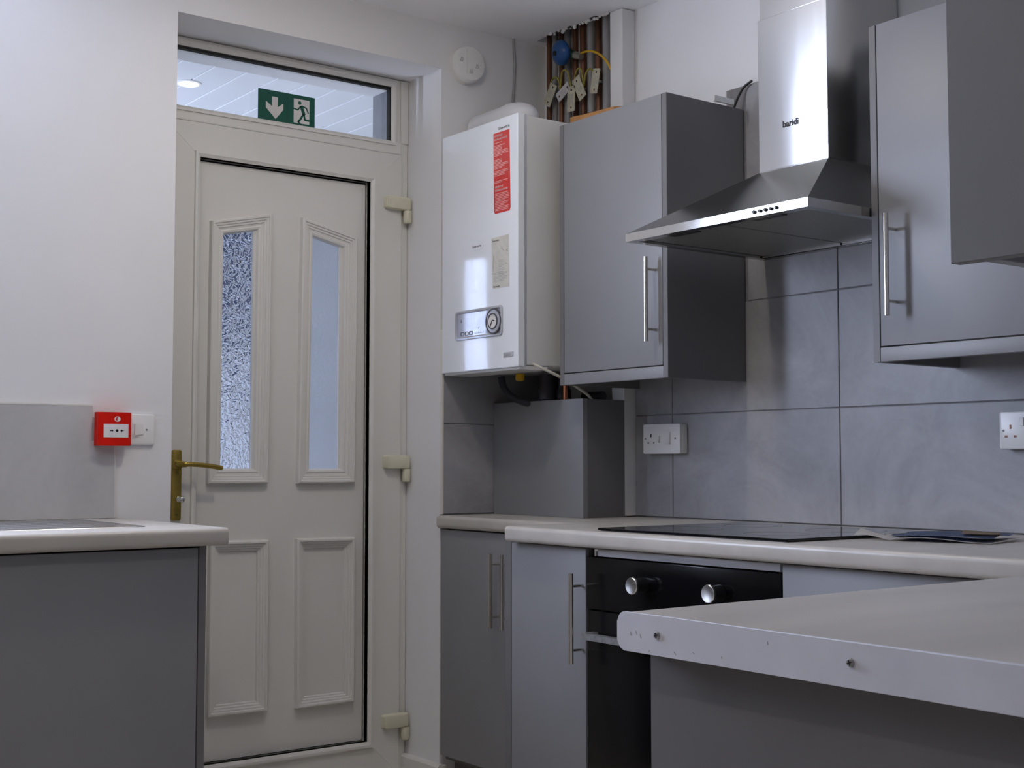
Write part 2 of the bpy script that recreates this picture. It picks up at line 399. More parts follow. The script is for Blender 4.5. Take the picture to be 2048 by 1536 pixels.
def stepped(name, poly, prof, y, m, parent):
    """moulded frame round a four-sided outline on a face looking -Y; prof: (inset, height) pairs"""
    bm = BM(); P = [Vector(p) for p in poly]; n = len(P)
    ctr = sum(P, Vector((0, 0)))/n
    def inset(d):
        L = []
        for i in range(n):
            a, b = P[i], P[(i+1) % n]; t = (b-a).normalized(); nn = Vector((-t.y, t.x))
            if nn.dot(ctr-a) < 0: nn = -nn
            L.append((a+nn*d, t))
        out = []
        for i in range(n):
            (p, t), (q, s) = L[i-1], L[i]
            den = t.x*s.y-t.y*s.x; k = ((q.x-p.x)*s.y-(q.y-p.y)*s.x)/den
            out.append(p+t*k)
        return out
    R = [[bm.verts.new((q.x, y-h, q.y)) for q in inset(d)] for d, h in prof]
    for a, b in zip(R, R[1:]):
        for k in range(n): bm.faces.new((a[k], a[(k+1) % n], b[(k+1) % n], b[k]))
    return obj(name, bm, m, parent), inset
def screw(name, F, u, v, w, r, parent, m='dull'):
    bm = BM(); o = F(u, v, w); ax = F(u, v, w+1)-o
    lathe(bm, o, ax, [(r, 0), (r, 0.0008), (r*0.75, 0.0022), (0, 0.0024)], 14)
    s = obj(name, bm, m, parent, smooth=40)
    bm = BM()
    for a in (20, 110):
        c, d = math.cos(math.radians(a))*r*0.55, math.sin(math.radians(a))*r*0.55
        stroke(bm, F, [(u-c, v-d), (u+c, v+d)], r*0.22, w+0.0023, w+0.0027)
    obj('screw_slot', bm, 'black', s)
    return s
def bar_handle(F, u, v0, v1, stand, parent, name='handle', r=0.006, along_v=True):
    """brushed bar on two posts; bar centre stands off the face by STAND"""
    bm = BM(); tube(bm, [F(u, v0, stand), F(u, v1, stand)], r, 14)
    h = obj(name, bm, 'bar', parent, smooth=40)
    q = (v1-v0)*0.145
    for v in (v0+q, v1-q):
        bm = BM(); tube(bm, [F(u, v, 0), F(u, v, stand)], r*0.62, 10); obj('post', bm, 'bar', h, smooth=40)
    return h

# ------------------------------------------------------------------ room shell
ZC = 2.4427; ZH = 2.297; DX0, DX1 = -1.2661, -0.4014; YD = 0.1784
WX0, WX1, WZ0, WZ1 = -2.47, -1.885, 1.235, 2.30
bm = BM()
xs = [-5.6, WX0, WX1, -1.70, DX0, DX1, 0.9]; zs = [-0.05, WZ0, ZH, WZ1, 2.75]
voxel(bm, xs, [0.0, 0.07, 0.41], zs, lambda i, j, k: not ((i == 1 and k in (1, 2)) or (i < 3 and j == 1) or (i == 4 and k in (0, 1))))
wall_back = struct(obj('wall_back', bm, 'plaster'))
bm = BM()
voxel(bm, [0.01, 0.25], [-7.6, 0.0], [-0.05, 2.75], lambda i, j, k: True)
wall_right = struct(obj('wall_right', bm, 'plaster'))
struct(bx('wall_left', (-5.8, -5.6, -7.6, 0.41, -0.05, 2.75), 'plaster'))
struct(bx('wall_front', (-5.8, 0.25, -7.8, -7.6, -0.05, 2.75), 'plaster'))
struct(bx('wall_return', (-1.25, 0.01, -3.05, -2.94, 0.0, ZC), 'plaster'))
struct(bx('floor', (-5.8, 0.25, -7.8, 0.41, -0.10, 0.0), 'floor'))
# ceiling, broken out above the pipes
bm = BM()
hx = [-5.8, -0.078, -0.068, -0.058, -0.050, -0.040, 0.012, 0.25]
hy = [-7.8, -0.384, -0.335, -0.30, -0.262, -0.215, -0.165, -0.125, -0.075, -0.034, 0.41]
ext = [9, 5, 3, 4, 4, 3, 3, 3, 4, 9]
voxel(bm, hx, hy, [ZC, 2.70, 2.75], lambda i, j, k: not (k == 0 and ext[j] <= i < 6))
struct(obj('ceiling', bm, 'ceiling'))
# crumbly plaster lip round the break
lip = BM(); rr = random.Random(3)
for k in range(26):
    y = -0.076-0.300*k/25+rr.uniform(-.004, .004); x = -0.064+0.028*k/25+rr.uniform(-.006, .003); s = rr.uniform(.003, .007)
    bmesh.ops.create_icosphere(lip, subdivisions=1, radius=s, matrix=Matrix.Translation((x, y, ZC-rr.uniform(-.002, .006))) @ Matrix.Diagonal((1, rr.uniform(.7, 1.6), rr.uniform(.6, 1.3), 1)))
o = obj('plaster_crumbs', lip, 'plaster', bpy.data.objects['ceiling']); o['kind'] = 'stuff'

# kitchen window over the sink (out of frame to the left)
win = sroot('window_1', (-2.1775, 0.02, WZ0))
bm = BM(); Fy = on_y(0.24)
voxel(bm, [WX0, WX0+.04, WX1-.03, WX1], [0.01, 0.06], [WZ0, WZ0+.05, WZ1-.03, WZ1], lambda i, j, k: not (k == 1 and i == 1))
obj('window_frame', bm, 'upvc', win)
bx('pane', (WX0+.04, WX1-.03, 0.030, 0.034, WZ0+.05, WZ1-.03), 'glass', win)
bx('window_sill', (WX0-.03, WX1+.03, -0.045, -0.0005, WZ0-.016, WZ0), 'upvc', win, 0.004)

# wall tiles on the hob wall: 605 x 300 mm, cut at the pipe boxing
G = 0.0014
def wtile(y1, y0, z0, z1):
    return bx('tile', (0.0005, 0.0105, y0+G, y1-G, z0+G, z1-G), 'tile', wall_right, 0.0012, 1)
Y1, TW = -0.6028, 0.605
rows = [0.911, 1.2081, 1.5081, 1.8081, 2.1081]
bx('grout', (0.0035, 0.0100, -2.94, -0.4450, 0.911, 1.5070), 'grout', wall_right)
bx('grout', (0.0035, 0.0100, -1.5600, -0.8250, 1.5070, 2.1060), 'grout', wall_right)
cols = [-0.4440, Y1, Y1-TW, Y1-2*TW, Y1-3*TW, -2.94]
for c in range(5):
    for r in range(2): wtile(cols[c], cols[c+1], rows[r], rows[r+1])
for r in (2, 3):
    for a, b in ((-0.90, Y1-TW), (Y1-TW, -1.56)):
        if r == 3 and a == -0.90:
            # top tile beside the chimney, its corner cut round
            pts = [(0.90+G, rows[3]+G)]+[(Y1-TW)*-1-G and (-(Y1-TW)-G, rows[3]+G)]+[(-(Y1-TW)-G, rows[4]-G)]
            arc = [(0.935-0.034*math.cos(t), rows[4]-0.036+0.034*math.sin(t)) for t in [math.radians(q) for q in (75, 50, 25, 0)]]
            pts += arc
            pl('tile', on_x(0.0105), pts, 0.0, 0.010, 'tile', wall_right)
        else: wtile(a, b, rows[r], rows[r+1])
# tiles beside the boiler on the back wall, and behind the sink
trim_y = -0.009
for z0, z1 in ((0.911, 1.188), (1.188, 1.478)):
    bx('tile', (DX1+0.006, -0.012, -0.0085, -0.0002, z0+G, z1-G), 'tile', wall_back, 0.001, 1)
bx('grout', (DX1+0.006, -0.012, -0.0055, -0.0001, 0.911, 1.478), 'grout', wall_back)
bx('tile_trim', (DX1, DX1+0.006, -0.010, -0.0001, 0.911, 1.478), 'trimw', wall_back)
F0 = on_y(0.0)
pl('tile', F0, [(-3.9, 0.926), (-1.4215, 0.926), (-1.4255, 1.125), (-1.4840, 1.125), (-1.4840, 1.2145), (-3.9, 1.2145)], 0.0, 0.009, 'tileb', wall_back)
pl('tile_trim', F0, [(-3.9, 1.2145), (-1.4840, 1.2145), (-1.4840, 1.2185), (-3.9, 1.2185)], 0.0, 0.0095, 'trimw', wall_back)
pl('tile_trim', F0, [(-1.4215, 0.926), (-1.4180, 0.926), (-1.4220, 1.125), (-1.4255, 1.125)], 0.0, 0.0095, 'trimw', wall_back)

# skirting board round the door reveal
bm = BM()
box(bm, DX1-0.0005, DX1+0.0, 0, 0.001, 0, 0.01)
bm.free()
sk = sroot('baseboard_back', (DX1, 0, 0))
bm = BM(); prism(bm, [(DX1-0.016, YD+0.03, 0.0), (DX1, YD+0.03, 0.0), (DX1, YD+0.03, 0.160), (DX1-0.010, YD+0.03, 0.160), (DX1-0.016, YD+0.03, 0.152)], (0, -(YD+0.03)-0.016, 0))
obj('skirting', bm, 'upvc', sk)
bx('skirting', (DX1, -0.385, -0.016, 0.0, 0.0, 0.158), 'upvc', sk, 0.003)
# white painted upright of the pipe boxing
struct(bx('trim_1', (-0.043, 0.0095, -0.4425, -0.3860, 0.911, ZC-0.002), 'paintwood', None, 0.003))

# ------------------------------------------------------------------ back door with fanlight
d1 = sroot('door_1', (-0.84, YD, 0.0))
def fr(name, x0, x1, y0, y1, z0, z1, m='upvc', bev=0.004, parent=None): return bx(name, (x0, x1, y0, y1, z0, z1), m, parent or d1, bev)
LX0, LX1, LZ0, LZ1 = -1.1185, -0.5481, 0.214, 1.950
SX0, SX1 = -1.2330, -0.4330
TX1, TZ0, TZ1 = -0.4706, 2.092, 2.2676
YF = YD+0.012
fr('frame', DX0+.001, DX0+.045, YF, YF+.06, 0.0, ZH-.001); fr('frame', DX1-.045, DX1-.001, YF, YF+.06, 0.0, ZH-.001)
fr('frame', DX0+.045, DX1-.045, YF, YF+.06, 2.271, ZH-.001)
# sash: mitred rails and stiles
def mitre(name, quad, y0, y1, bev=0.004):
    bm = BM(); prism(bm, [(x, y0, z) for x, z in quad], (0, y1-y0, 0)); bmesh.ops.bevel(bm, geom=[e for e in bm.edges if abs(e.verts[0].co.y-y0) < 1e-5 and abs(e.verts[1].co.y-y0) < 1e-5], offset=0.0008, segments=1, affect='EDGES')
    return obj(name, bm, 'upvc', d1)
ST = 2.050; SB = 0.100
mitre('sash', [(SX0, SB), (LX0, LZ0), (LX0, LZ1), (SX0, ST)], YD, YD+.06)
mitre('sash', [(SX1, SB), (LX1, LZ0), (LX1, LZ1), (SX1, ST)], YD, YD+.06)
mitre('sash', [(SX0, ST), (SX1, ST), (LX1, LZ1), (LX0, LZ1)], YD, YD+.06)
mitre('sash', [(SX0, SB), (SX1, SB), (LX1, LZ0), (LX0, LZ0)], YD, YD+.06)
bx('threshold', (DX0, DX1, YD-.02, YD+.09, 0.0, 0.098), 'upvc', d1, 0.004)
# transom rail and fanlight surround
fr('transom', DX0+.045, SX1, YD+.0005, YF+.06, ST+.0005, TZ0)
bm = BM()
def beadring(x0, x1, z0, z1, wd, y0, y1, sgn):
    """glazing bead round an opening; its slope runs into the opening"""
    b = BM(); F = on_y(y0)
    P = [(x0, z0), (x1, z0), (x1, z1), (x0, z1)]; Q = [(x0-wd, z0-wd), (x1+wd, z0-wd), (x1+wd, z1+wd), (x0-wd, z1+wd)]
    h = (y1-y0)
    A = [b.verts.new(F(u, v, 0)) for u, v in Q]; B = [b.verts.new(F(u, v, h)) for u, v in Q]
    C = [b.verts.new(F(u, v, h)) for u, v in [(u+(p-u)*.45, v+(q-v)*.45) for (u, v), (p, q) in zip(Q, P)]]
    D = [b.verts.new(F(u, v, h*.4)) for u, v in P]; E2 = [b.verts.new(F(u, v, -0.02)) for u, v in P]
    for k in range(4):
        j = (k+1) % 4
        for p, q in ((A, B), (B, C), (C, D), (D, E2)): b.faces.new((p[k], p[j], q[j], q[k]))
    return b
bm.free()
obj('glazing_bead', beadring(LX0, LX1, LZ0, LZ1, 0.016, YD, YD+.010, 1), 'upvc', d1)
FX0 = DX0+.062
obj('glazing_bead', beadring(FX0, TX1, TZ0, TZ1, 0.014, YD+.006, YD+.016, 1), 'upvc', d1)
fr('frame_fillet', SX1, DX1-.001, YF-.006, YF+.03, 2.09, ZH-.002); fr('frame_fillet', FX0-.02, DX1-.04, YF-.006, YF+.03, TZ1+.002, ZH-.002)
bx('pane', (FX0-.004, TX1+.004, YD+.030, YD+.034, TZ0-.004, TZ1+.004), 'glass', d1)
# dark seals
bm = BM(); ring(bm, on_y(YD), [(FX0-.002, TZ0-.001), (TX1+.0025, TZ0-.001), (TX1+.0025, TZ1+.002), (FX0-.002, TZ1+.002)], [(FX0, TZ0+.0005), (TX1-.002, TZ0+.0005), (TX1-.002, TZ1-.003), (FX0, TZ1-.003)], -0.0295, -0.012)
obj('seal', bm, 'gasket', d1)
bx('seal', (FX0-.002, TX1+.001, YD+.008, YD+.026, TZ1-.0075, TZ1+.0005), 'gasket', d1)
bx('seal', (TX1-.0035, TX1+.001, YD+.008, YD+.026, TZ0, TZ1), 'gasket', d1)
# leaf panel with four openings-free faces; glass sits proud in its mouldings
UL = [(-1.0780, 1.7700), (-0.8850, 1.8120), (-0.8885, 1.0073), (-1.0795, 1.0073)]
UR = [(-0.7835, 1.8120), (-0.5915, 1.7700), (-0.5950, 1.0060), (-0.7915, 1.0060)]
LL = [(-1.0700, 0.8440), (-0.8855, 0.8420), (-0.8840, 0.3440), (-1.0710, 0.3455)]
LR = [(-0.7930, 0.8420), (-0.5935, 0.8400), (-0.5935, 0.3400), (-0.7890, 0.3395)]
PUL = [(-1.0345, 1.7350), (-0.9360, 1.7580), (-0.9385, 1.0517), (-1.0365, 1.0517)]
PUR = [(-0.7460, 1.7580), (-0.6485, 1.7335), (-0.6450, 1.0485), (-0.7490, 1.0490)]
YP = YD+.020     # face of the leaf panel
bm = BM()
def quadf(pts, y): return bm.faces.new([bm.verts.new((x, y, z)) for x, z in pts])
e = 0.0065
# panel as strips round the two glazed openings
xa, xb = LX0, LX1-0.0075; za, zb = LZ0+.004, LZ1-.0075
zt, zbm = 1.7580, 1.0490
def panel_piece(p): prism(bm, [(x, YP, z) for x, z in p], (0, .012, 0))
pLL, pLR, pRL, pRR = -1.0345, -0.9375, -0.7475, -0.6465
panel_piece([(xa, za), (xb, za), (xb, zbm), (xa, zbm)])
panel_piece([(xa, zt), (xb, zt), (xb, zb), (xa, zb)])
panel_piece([(xa, zbm), (pLL, zbm), (pLL, zt), (xa, zt)])
panel_piece([(pLR, zbm), (pRL, zbm), (pRL, zt), (pLR, zt)])
panel_piece([(pRR, zbm), (xb, zbm), (xb, zt), (pRR, zt)])
obj('door_panel', bm, 'upvc', d1)
bm = BM(); ring(bm, on_y(YP), [(LX0-.001, LZ0-.001), (LX1+.001, LZ0-.001), (LX1+.001, LZ1+.001), (LX0-.001, LZ1+.001)], [(xa+.0008, za), (xb-.001, za), (xb-.001, zb+.001), (xa+.0008, zb+.001)], -0.030, -0.010)
obj('seal', bm, 'gasket', d1)
profg = [(0, 0), (0.001, 0.018), (0.004, 0.021), (0.009, 0.021), (0.011, 0.017), (0.016, 0.017), (0.018, 0.013), (0.023, 0.013), (0.025, 0.009), (0.030, 0.008), (0.034, 0.010), (0.040, 0.008), (0.0445, -0.001), (0.0445, -0.009)]
profp = [(0, 0), (0.001, 0.019), (0.004, 0.022), (0.009, 0.022), (0.011, 0.017), (0.016, 0.017), (0.018, 0.012), (0.023, 0.012), (0.025, 0.007), (0.030, 0.007), (0.032, 0.0005)]
for P, Q, g in ((UL, PUL, 'obscure'), (UR, PUR, 'obscure2')):
    stepped('moulding', P, profg, YP, 'upvc', d1)
    bm = BM(); prism(bm, [(x, YP+.008, z) for x, z in [(Q[0][0]-.006, Q[0][1]+.006), (Q[1][0]+.006, Q[1][1]+.006), (Q[2][0]+.006, Q[2][1]-.006), (Q[3][0]-.006, Q[3][1]-.006)]], (0, .005, 0))
    obj('pane', bm, g, d1)
for P in (LL, LR): stepped('moulding', P, profp, YP, 'upvc', d1)
# three hinges
FD = on_y(YD)
for zt_, zb_ in ((1.9120, 1.8715), (1.0915, 1.0500), (0.2900, 0.2480)):
    x0, x1 = -0.4970, -0.4105
    h = pl('hinge', FD, rrect(x0, x1, zb_, zt_, .006), 0.0, 0.024, 'cream', d1, .005)
    pl('hinge_cap', FD, rrect(x0-.002, x0+.010, zb_+.002, zt_-.002, .004), 0.0, 0.0195, 'cream', h, .003)
    pl('screw_hole', FD, circ(x0+.003, (zb_+zt_)/2+.004, .0022, 10), 0.0190, 0.0199, 'black', h)
    bm = BM(); lathe(bm, (-0.418, YD-.012, zb_-.001), (0, 0, -1), [(0.0, 0), (.0125, 0), (.0135, .003), (.0135, .034), (.011, .040), (0, .0405)], 20); obj('hinge_barrel', bm, 'cream', h, smooth=45)
# brass lever on its plate
px0, px1, pz0, pz1 = -1.1915, -1.1635, 0.9060, 1.1050
hp = pl('handle_plate', FD, rrect(px0, px1, pz0, pz1, .006), 0.0, 0.009, 'brass', d1, .003)
xc = (px0+px1)/2
bm = BM()
lev = [F_ for F_ in smooth_path([FD(xc, 1.0640, .009), FD(xc, 1.0640, .036), FD(xc+.010, 1.0640, .048), FD(xc+.03, 1.0640, .050), FD(xc+.075, 1.0600, .049), FD(xc+.118, 1.0535, .047)], 6)]
tube(bm, lev, [.0095]*7+[.0085]*6+[.007]*(len(lev)-13), 12)
obj('lever', bm, 'brass', hp, smooth=50)
pl('lever_boss', FD, rrect(px0+.001, px1-.001, 1.050, 1.078, .006), 0.009, 0.016, 'brass', hp, .003)
screw('screw', FD, xc, 1.0390, .009, .0038, hp, 'brass'); screw('screw', FD, xc, 0.9235, .009, .0038, hp, 'brass')
bm = BM(); lathe(bm, FD(xc+.004, .966, .009), FD(0, 0, 1)-FD(0, 0, 0), [(.008, 0), (.008, .006), (.0055, .008), (.0055, .018), (.009, .020), (.0095, .028), (.006, .032), (0, .033)], 20)
obj('thumb_turn', bm, 'chrome', hp, smooth=45)

# green exit sign standing on the fanlight bead
sg = thing('exit_sign', 'green emergency exit sign with white down arrow and running figure on the fanlight glass', 'sign', (-0.84, YD-.002, 2.092))
FS = on_y(YD+.006)
su0, su1, sv0, sv1 = -0.9353, -0.7460, 2.0925, 2.1840
pl('sign_board', FS, rrect(su0, su1, sv0, sv1, .001), 0.0, 0.003, 'green', sg)
sw = su1-su0; sh = sv1-sv0
def SP(a, b): return (su0+sw*a, sv0+sh*b)
bm = BM()
plate(bm, FS, [SP(.30, .07), SP(.13, .41), SP(.13, .62), SP(.235, .47), SP(.235, .80), SP(.335, .80), SP(.335, .47), SP(.435, .62), SP(.435, .41)], .003, .0036); obj('arrow', bm, 'signwhite', sg)
pl('divider', FS, [SP(.500, .05), SP(.506, .05), SP(.506, .80), SP(.500, .80)], .003, .0034, 'valvegreen', sg)
pl('doorway', FS, [SP(.62, .06), SP(.90, .06), SP(.90, .87), SP(.62, .87)], .003, .0036, 'signwhite', sg)
bm = BM()
plate(bm, FS, circ(*SP(.725, .745), .0056, 16), .0036, .0042)
def st(p, w): stroke(bm, FS, [SP(*q) for q in p], w, .0036, .0042)
st([(.755, .63), (.80, .38)], .0105); st([(.74, .62), (.69, .50), (.62, .53)], .0042); st([(.77, .645), (.845, .60), (.88, .44)], .0042)
st([(.79, .38), (.735, .19), (.70, .10)], .0060); st([(.80, .38), (.82, .20), (.93, .19)], .0060); st([(.70, .10), (.735, .055)], .0042); st([(.93, .19), (.955, .14)], .004)
obj('running_figure', bm, 'green', sg)

# ------------------------------------------------------------------ porch behind the door
pf = struct(bx('floor_porch', (-1.6, 0.9, 0.41, 2.5, -0.10, 0.0), 'stonefloor'))
bm = BM(); voxel(bm, [-1.70, -1.60], [0.41, 1.38, 1.64, 2.5], [0, 2.04, 2.6], lambda i, j, k: not (j == 1 and k == 0)); struct(obj('wall_porch_left', bm, 'porchw'))
struct(bx('wall_porch_back', (-1.7, 1.0, 2.4, 2.5, 0, 2.6), 'porchw'))
struct(bx('wall_porch_right', (0.9, 1.0, 0.41, 2.5, 0, 2.6), 'porchw'))
bm = BM(); box(bm, DX1-.0008, DX1+.03, YF+.062, 0.4105, 0.0, ZH)
struct(obj('trim_2', bm, 'render'))
pc = struct(bx('ceiling_porch', (-1.7, 1.0, 0.41, 2.5, 2.462, 2.6), 'plank'))
for k in range(21):
    x0 = -1.60+.12*k; bx('plank', (x0+.002, min(x0+.118, .899), 0.412, 2.398, 2.450, 2.4615), 'plank', pc, .002, 1)
dl = thing('downlight', 'small round lit downlight in the white planked porch ceiling behind the fanlight', 'light', (-.7525, 1.1284, 2.45))
bm = BM(); lathe(bm, (-.7525, 1.1284, 2.4498), (0, 0, -1), [(.046, 0), (.046, .003), (.038, .005), (.036, .002), (.036, 0)], 28); obj('bezel', bm, 'white', dl, smooth=40)
bm = BM(); lathe(bm, (-.7525, 1.1284, 2.4495), (0, 0, -1), [(.036, 0), (.036, .0022), (0, .003)], 28); obj('lamp_lens', bm, 'lens', dl, smooth=40)
tag(bx('added_dark_board', (-0.52, 0.10, 2.37, 2.3995, 1.62, 2.44), 'addeddark', None, .003), 'added dark blue board that darkens the upper part of the left door pane', 'board')  # invented backing: its dark colour stands for the dim view in the pane's top
tag(bx('added_white_board', (-0.52, 0.10, 2.37, 2.3995, 0.30, 1.50), 'white', None, .003), 'added white board that brightens the lower part of the left door pane', 'board')  # invented backing: its white stands for the bright light low in the pane
tag(bx('red_sign', (0.215, 0.285, 2.39, 2.3995, 1.93, 2.02), 'signred', None, .001), 'small red square sign on the porch wall behind the right door pane', 'sign')

# ------------------------------------------------------------------ smoke alarm, its cable
al = thing('smoke_alarm', 'round white smoke alarm on the wall above the door corner', 'smoke alarm', (-.315, 0, 2.319))
AC = Vector((-.3145, 0, 2.319))
bm = BM(); lathe(bm, AC, (0, -1, 0), [(.060, 0), (.060, .012), (.058, .016)], 44); obj('base', bm, 'offwhite', al, smooth=45)
bm = BM(); lathe(bm, AC, (0, -1, 0), [(.0575, .015), (.0575, .028), (.053, .036), (.040, .039), (0, .0395)], 44); obj('cover', bm, 'white', al, smooth=40)
FA = on_y(0)
pl('groove', FA, [(-.3325, 2.283), (-.3290, 2.283), (-.3290, 2.360), (-.3325, 2.360)], .0385, .0402, 'offwhite', al)
for s, c in ((.023, 2.312), (.0, 2.292), (-.036, 2.325)):
    for k in range(3):
        bm = BM(); stroke(bm, FA, [(-.3145+s-.006+.004*k, c-.006), (-.3145+s-.002+.004*k, c+.007)], .0012, .0385, .0400)
        obj('vent_slot', bm, 'printl', al)
bm = BM(); tube(bm, smooth_path([(-.1230, -.006, 2.4427), (-.1215, -.006, 2.40), (-.1190, -.006, 2.36), (-.1225, -.006, 2.29), (-.1275, -.006, 2.22), (-.1290, -.006, 2.13)], 6), .0042, 8)
tag(obj('cable', bm, 'printl', None, smooth=60), 'thin grey cable running up the wall corner from the boiler to the ceiling', 'cable')

# ------------------------------------------------------------------ call point and switch by the door
cp = thing('fire_call_point', 'red square fire alarm call point with white panel on the wall', 'call point', (-1.436, 0, 1.155))
FC = on_y(0.0)
cu0, cu1, cv0, cv1 = -1.4790, -1.3915, 1.1125, 1.1985
bm = BM(); n = 12
back = [(cu0, cv0), (cu1, cv0), (cu1, cv1), (cu0, cv1)]
# body: front face bows outwards across its width
fr_ = []
for k in range(n+1):
    t = k/n; fr_.append((cu0+(cu1-cu0)*t, .036+.008*math.sin(math.pi*t)))
prism(bm, [FC(u, cv0, w) for u, w in [(cu0, .0092)]+fr_+[(cu1, .0092)]], (0, 0, cv1-cv0))
bmesh.ops.bevel(bm, geom=[e_ for e_ in bm.edges if e_.calc_length() > .08 and abs(e_.verts[0].co.z-e_.verts[1].co.z) > .05][:0] or [e_ for e_ in bm.edges if abs(e_.verts[0].co.z-e_.verts[1].co.z) < 1e-5 and e_.verts[0].co.y < -.03 and e_.verts[1].co.y < -.03], offset=.0025, segments=2, affect='EDGES')
obj('body', bm, 'callred', cp, smooth=30)
cx = (cu0+cu1)/2
def curved(u): return .036+.008*math.sin(math.pi*(u-cu0)/(cu1-cu0))
def cplate(name, pts, d0, d1, m):
    bm = BM(); a = [bm.verts.new(FC(u, v, curved(u)+d0)) for u, v in pts]; b = [bm.verts.new(FC(u, v, curved(u)+d1)) for u, v in pts]
    bm.faces.new(a); bm.faces.new(b)
    for k in range(len(pts)): bm.faces.new((a[k], a[(k+1) % len(pts)], b[(k+1) % len(pts)], b[k]))
    return obj(name, bm, m, cp)
def strip_rect(u0, u1, v0, v1, n=8):
    return [(u0+(u1-u0)*k/n, v0) for k in range(n+1)]+[(u1+(u0-u1)*k/n, v1) for k in range(n+1)]
wp = cplate('press_panel', strip_rect(cu0+.0135, cu1-.0085, cv0+.0215, cv0+.0560), -.002, .0008, 'white')
zc_ = cv0+.0385
cplate('arrow', [(cx-.0150, zc_-.0012), (cx-.0105, zc_-.0012), (cx-.0105, zc_-.0034), (cx-.0060, zc_), (cx-.0105, zc_+.0034), (cx-.0105, zc_+.0012), (cx-.0150, zc_+.0012)], .0007, .0013, 'black')
cplate('arrow', [(cx+.0210, zc_-.0012), (cx+.0165, zc_-.0012), (cx+.0165, zc_-.0034), (cx+.0120, zc_), (cx+.0165, zc_+.0034), (cx+.0165, zc_+.0012), (cx+.0210, zc_+.0012)], .0007, .0013, 'black')
cplate('dot', circ(cx+.003, zc_, .0036, 14), .0007, .0013, 'black')
cplate('symbol', circ(cx+.004, cv1-.0175, .0082, 14, .0070), .0, .0009, 'white')
cplate('flame', [(cx+.000, cv1-.0215), (cx+.0045, cv1-.0205), (cx+.0030, cv1-.0165), (cx+.0065, cv1-.0125), (cx+.001, cv1-.0130), (cx-.0015, cv1-.0175)], .0007, .0014, 'labelred')

sw_ = thing('isolator_switch', 'white square switch plate right of the red call point', 'switch', (-1.354, 0, 1.155))
pl('plate', FC, rrect(-1.4035, -1.3165, 1.1155, 1.1955, .006), 0.0, .0095, 'white', sw_, .003)
r_ = pl('rocker', FC, [(-1.3730, 1.1415), (-1.3615, 1.1415), (-1.3615, 1.1710), (-1.3730, 1.1710)], .0095, .0150, 'white', sw_)
pl('rocker', FC, [(-1.3610, 1.1425), (-1.3490, 1.1425), (-1.3490, 1.1700), (-1.3610, 1.1700)], .0095, .0115, 'white', sw_)
screw('screw', FC, -1.3835, 1.1562, .0095, .0026, sw_); screw('screw', FC, -1.3395, 1.1555, .0095, .0026, sw_)

# ------------------------------------------------------------------ worktops
def worktop(name, x0, x1, y0, y1, z0, z1, front, label, r=.011, mat_='worktop'):
    """slab with a rounded nose on its FRONT side ('-X', '-Y' or '+Y')"""
    prof = []
    for a0, cz in ((-90, z0+r), (0, z1-r)):
        for k in range(6):
            a = math.radians(a0+18*k); prof.append((r*math.cos(a)-r, cz+r*math.sin(a)))
    bm = BM()
    if front == '-X': prism(bm, [(x1, y0, z0)]+[(x0-p, y0, z) for p, z in prof]+[(x1, y0, z1)], (0, y1-y0, 0))
    elif front == '-Y': prism(bm, [(x0, y1, z0)]+[(x0, y0-p, z) for p, z in prof]+[(x0, y1, z1)], (x1-x0, 0, 0))
    else: prism(bm, [(x0, y0, z0)]+[(x0, y1+p, z) for p, z in prof]+[(x0, y0, z1)], (x1-x0, 0, 0))
    return tag(obj(name, bm, mat_, None, smooth=30), label, 'worktop')
ZT, ZU = 0.910, 0.8705
worktop('worktop', -0.421, 0.0, -0.6895, -0.010, ZU, ZT-.0015, '-X', 'short narrow grey worktop in the corner under the boiler')
worktop('worktop', -0.668, 0.0, -2.935, -0.690, ZU, ZT, '-X', 'long grey worktop carrying the black hob along the tiled wall')
pw = worktop('worktop', -1.7130, -0.670, -2.935, -2.3015, ZU, ZT, '+Y', 'grey peninsula worktop in front with a pale screwed end strip')
worktop('worktop', -3.9, -1.4005, -0.651, -0.010, 0.8865, 0.9250, '-Y', 'grey worktop around the steel sink beside the back door')
pe = pw
# end strip with rounded nose corners
r = .011; ye = -2.3005; sp = [(-2.935, ZU-.001)]
for a0, cz in ((-90, ZU-.001+r), (0, ZT+.0008-r)):
    for k in range(6):
        a = math.radians(a0+18*k); sp.append((ye-r+r*math.cos(a), cz+r*math.sin(a)))
sp.append((-2.935, ZT+.0008))
bm = BM(); prism(bm, [(-1.7130, y, z) for y, z in sp], (-.004, 0, 0))
bmesh.ops.bevel(bm, geom=[e_ for e_ in bm.edges if e_.verts[0].co.x < -1.7165 and e_.verts[1].co.x < -1.7165], offset=.0012, segments=2, affect='EDGES')
strip = obj('end_strip', bm, 'wedge', pw, smooth=40)
strip['label'] = 'pale end strip with two screws'
FP = on_x(-1.717)
for u, v in ((2.3631, .8908), (2.6126, .8924)): screw('screw', FP, u, v, 0.0, .0042, strip)
rr = random.Random(5)
for u, v in ((2.322, .890), (2.330, .892), (2.337, .889), (2.352, .874), (2.388, .8765), (2.415, .8790), (2.455, .8795), (2.515, .9005)):
    bm = BM(); stroke(bm, FP, [(u, v), (u+rr.uniform(-.003, .003), v-rr.uniform(.001, .004))], .0008, 0, .0002)
    obj('scuff', bm, 'printl', strip)
tag(bx('end_panel', (-1.692, -1.674, -2.930, -2.3255, 0.0, ZU-.001), 'carcass', None, .0008, 1), 'dark grey panel under the end of the peninsula worktop', 'panel')

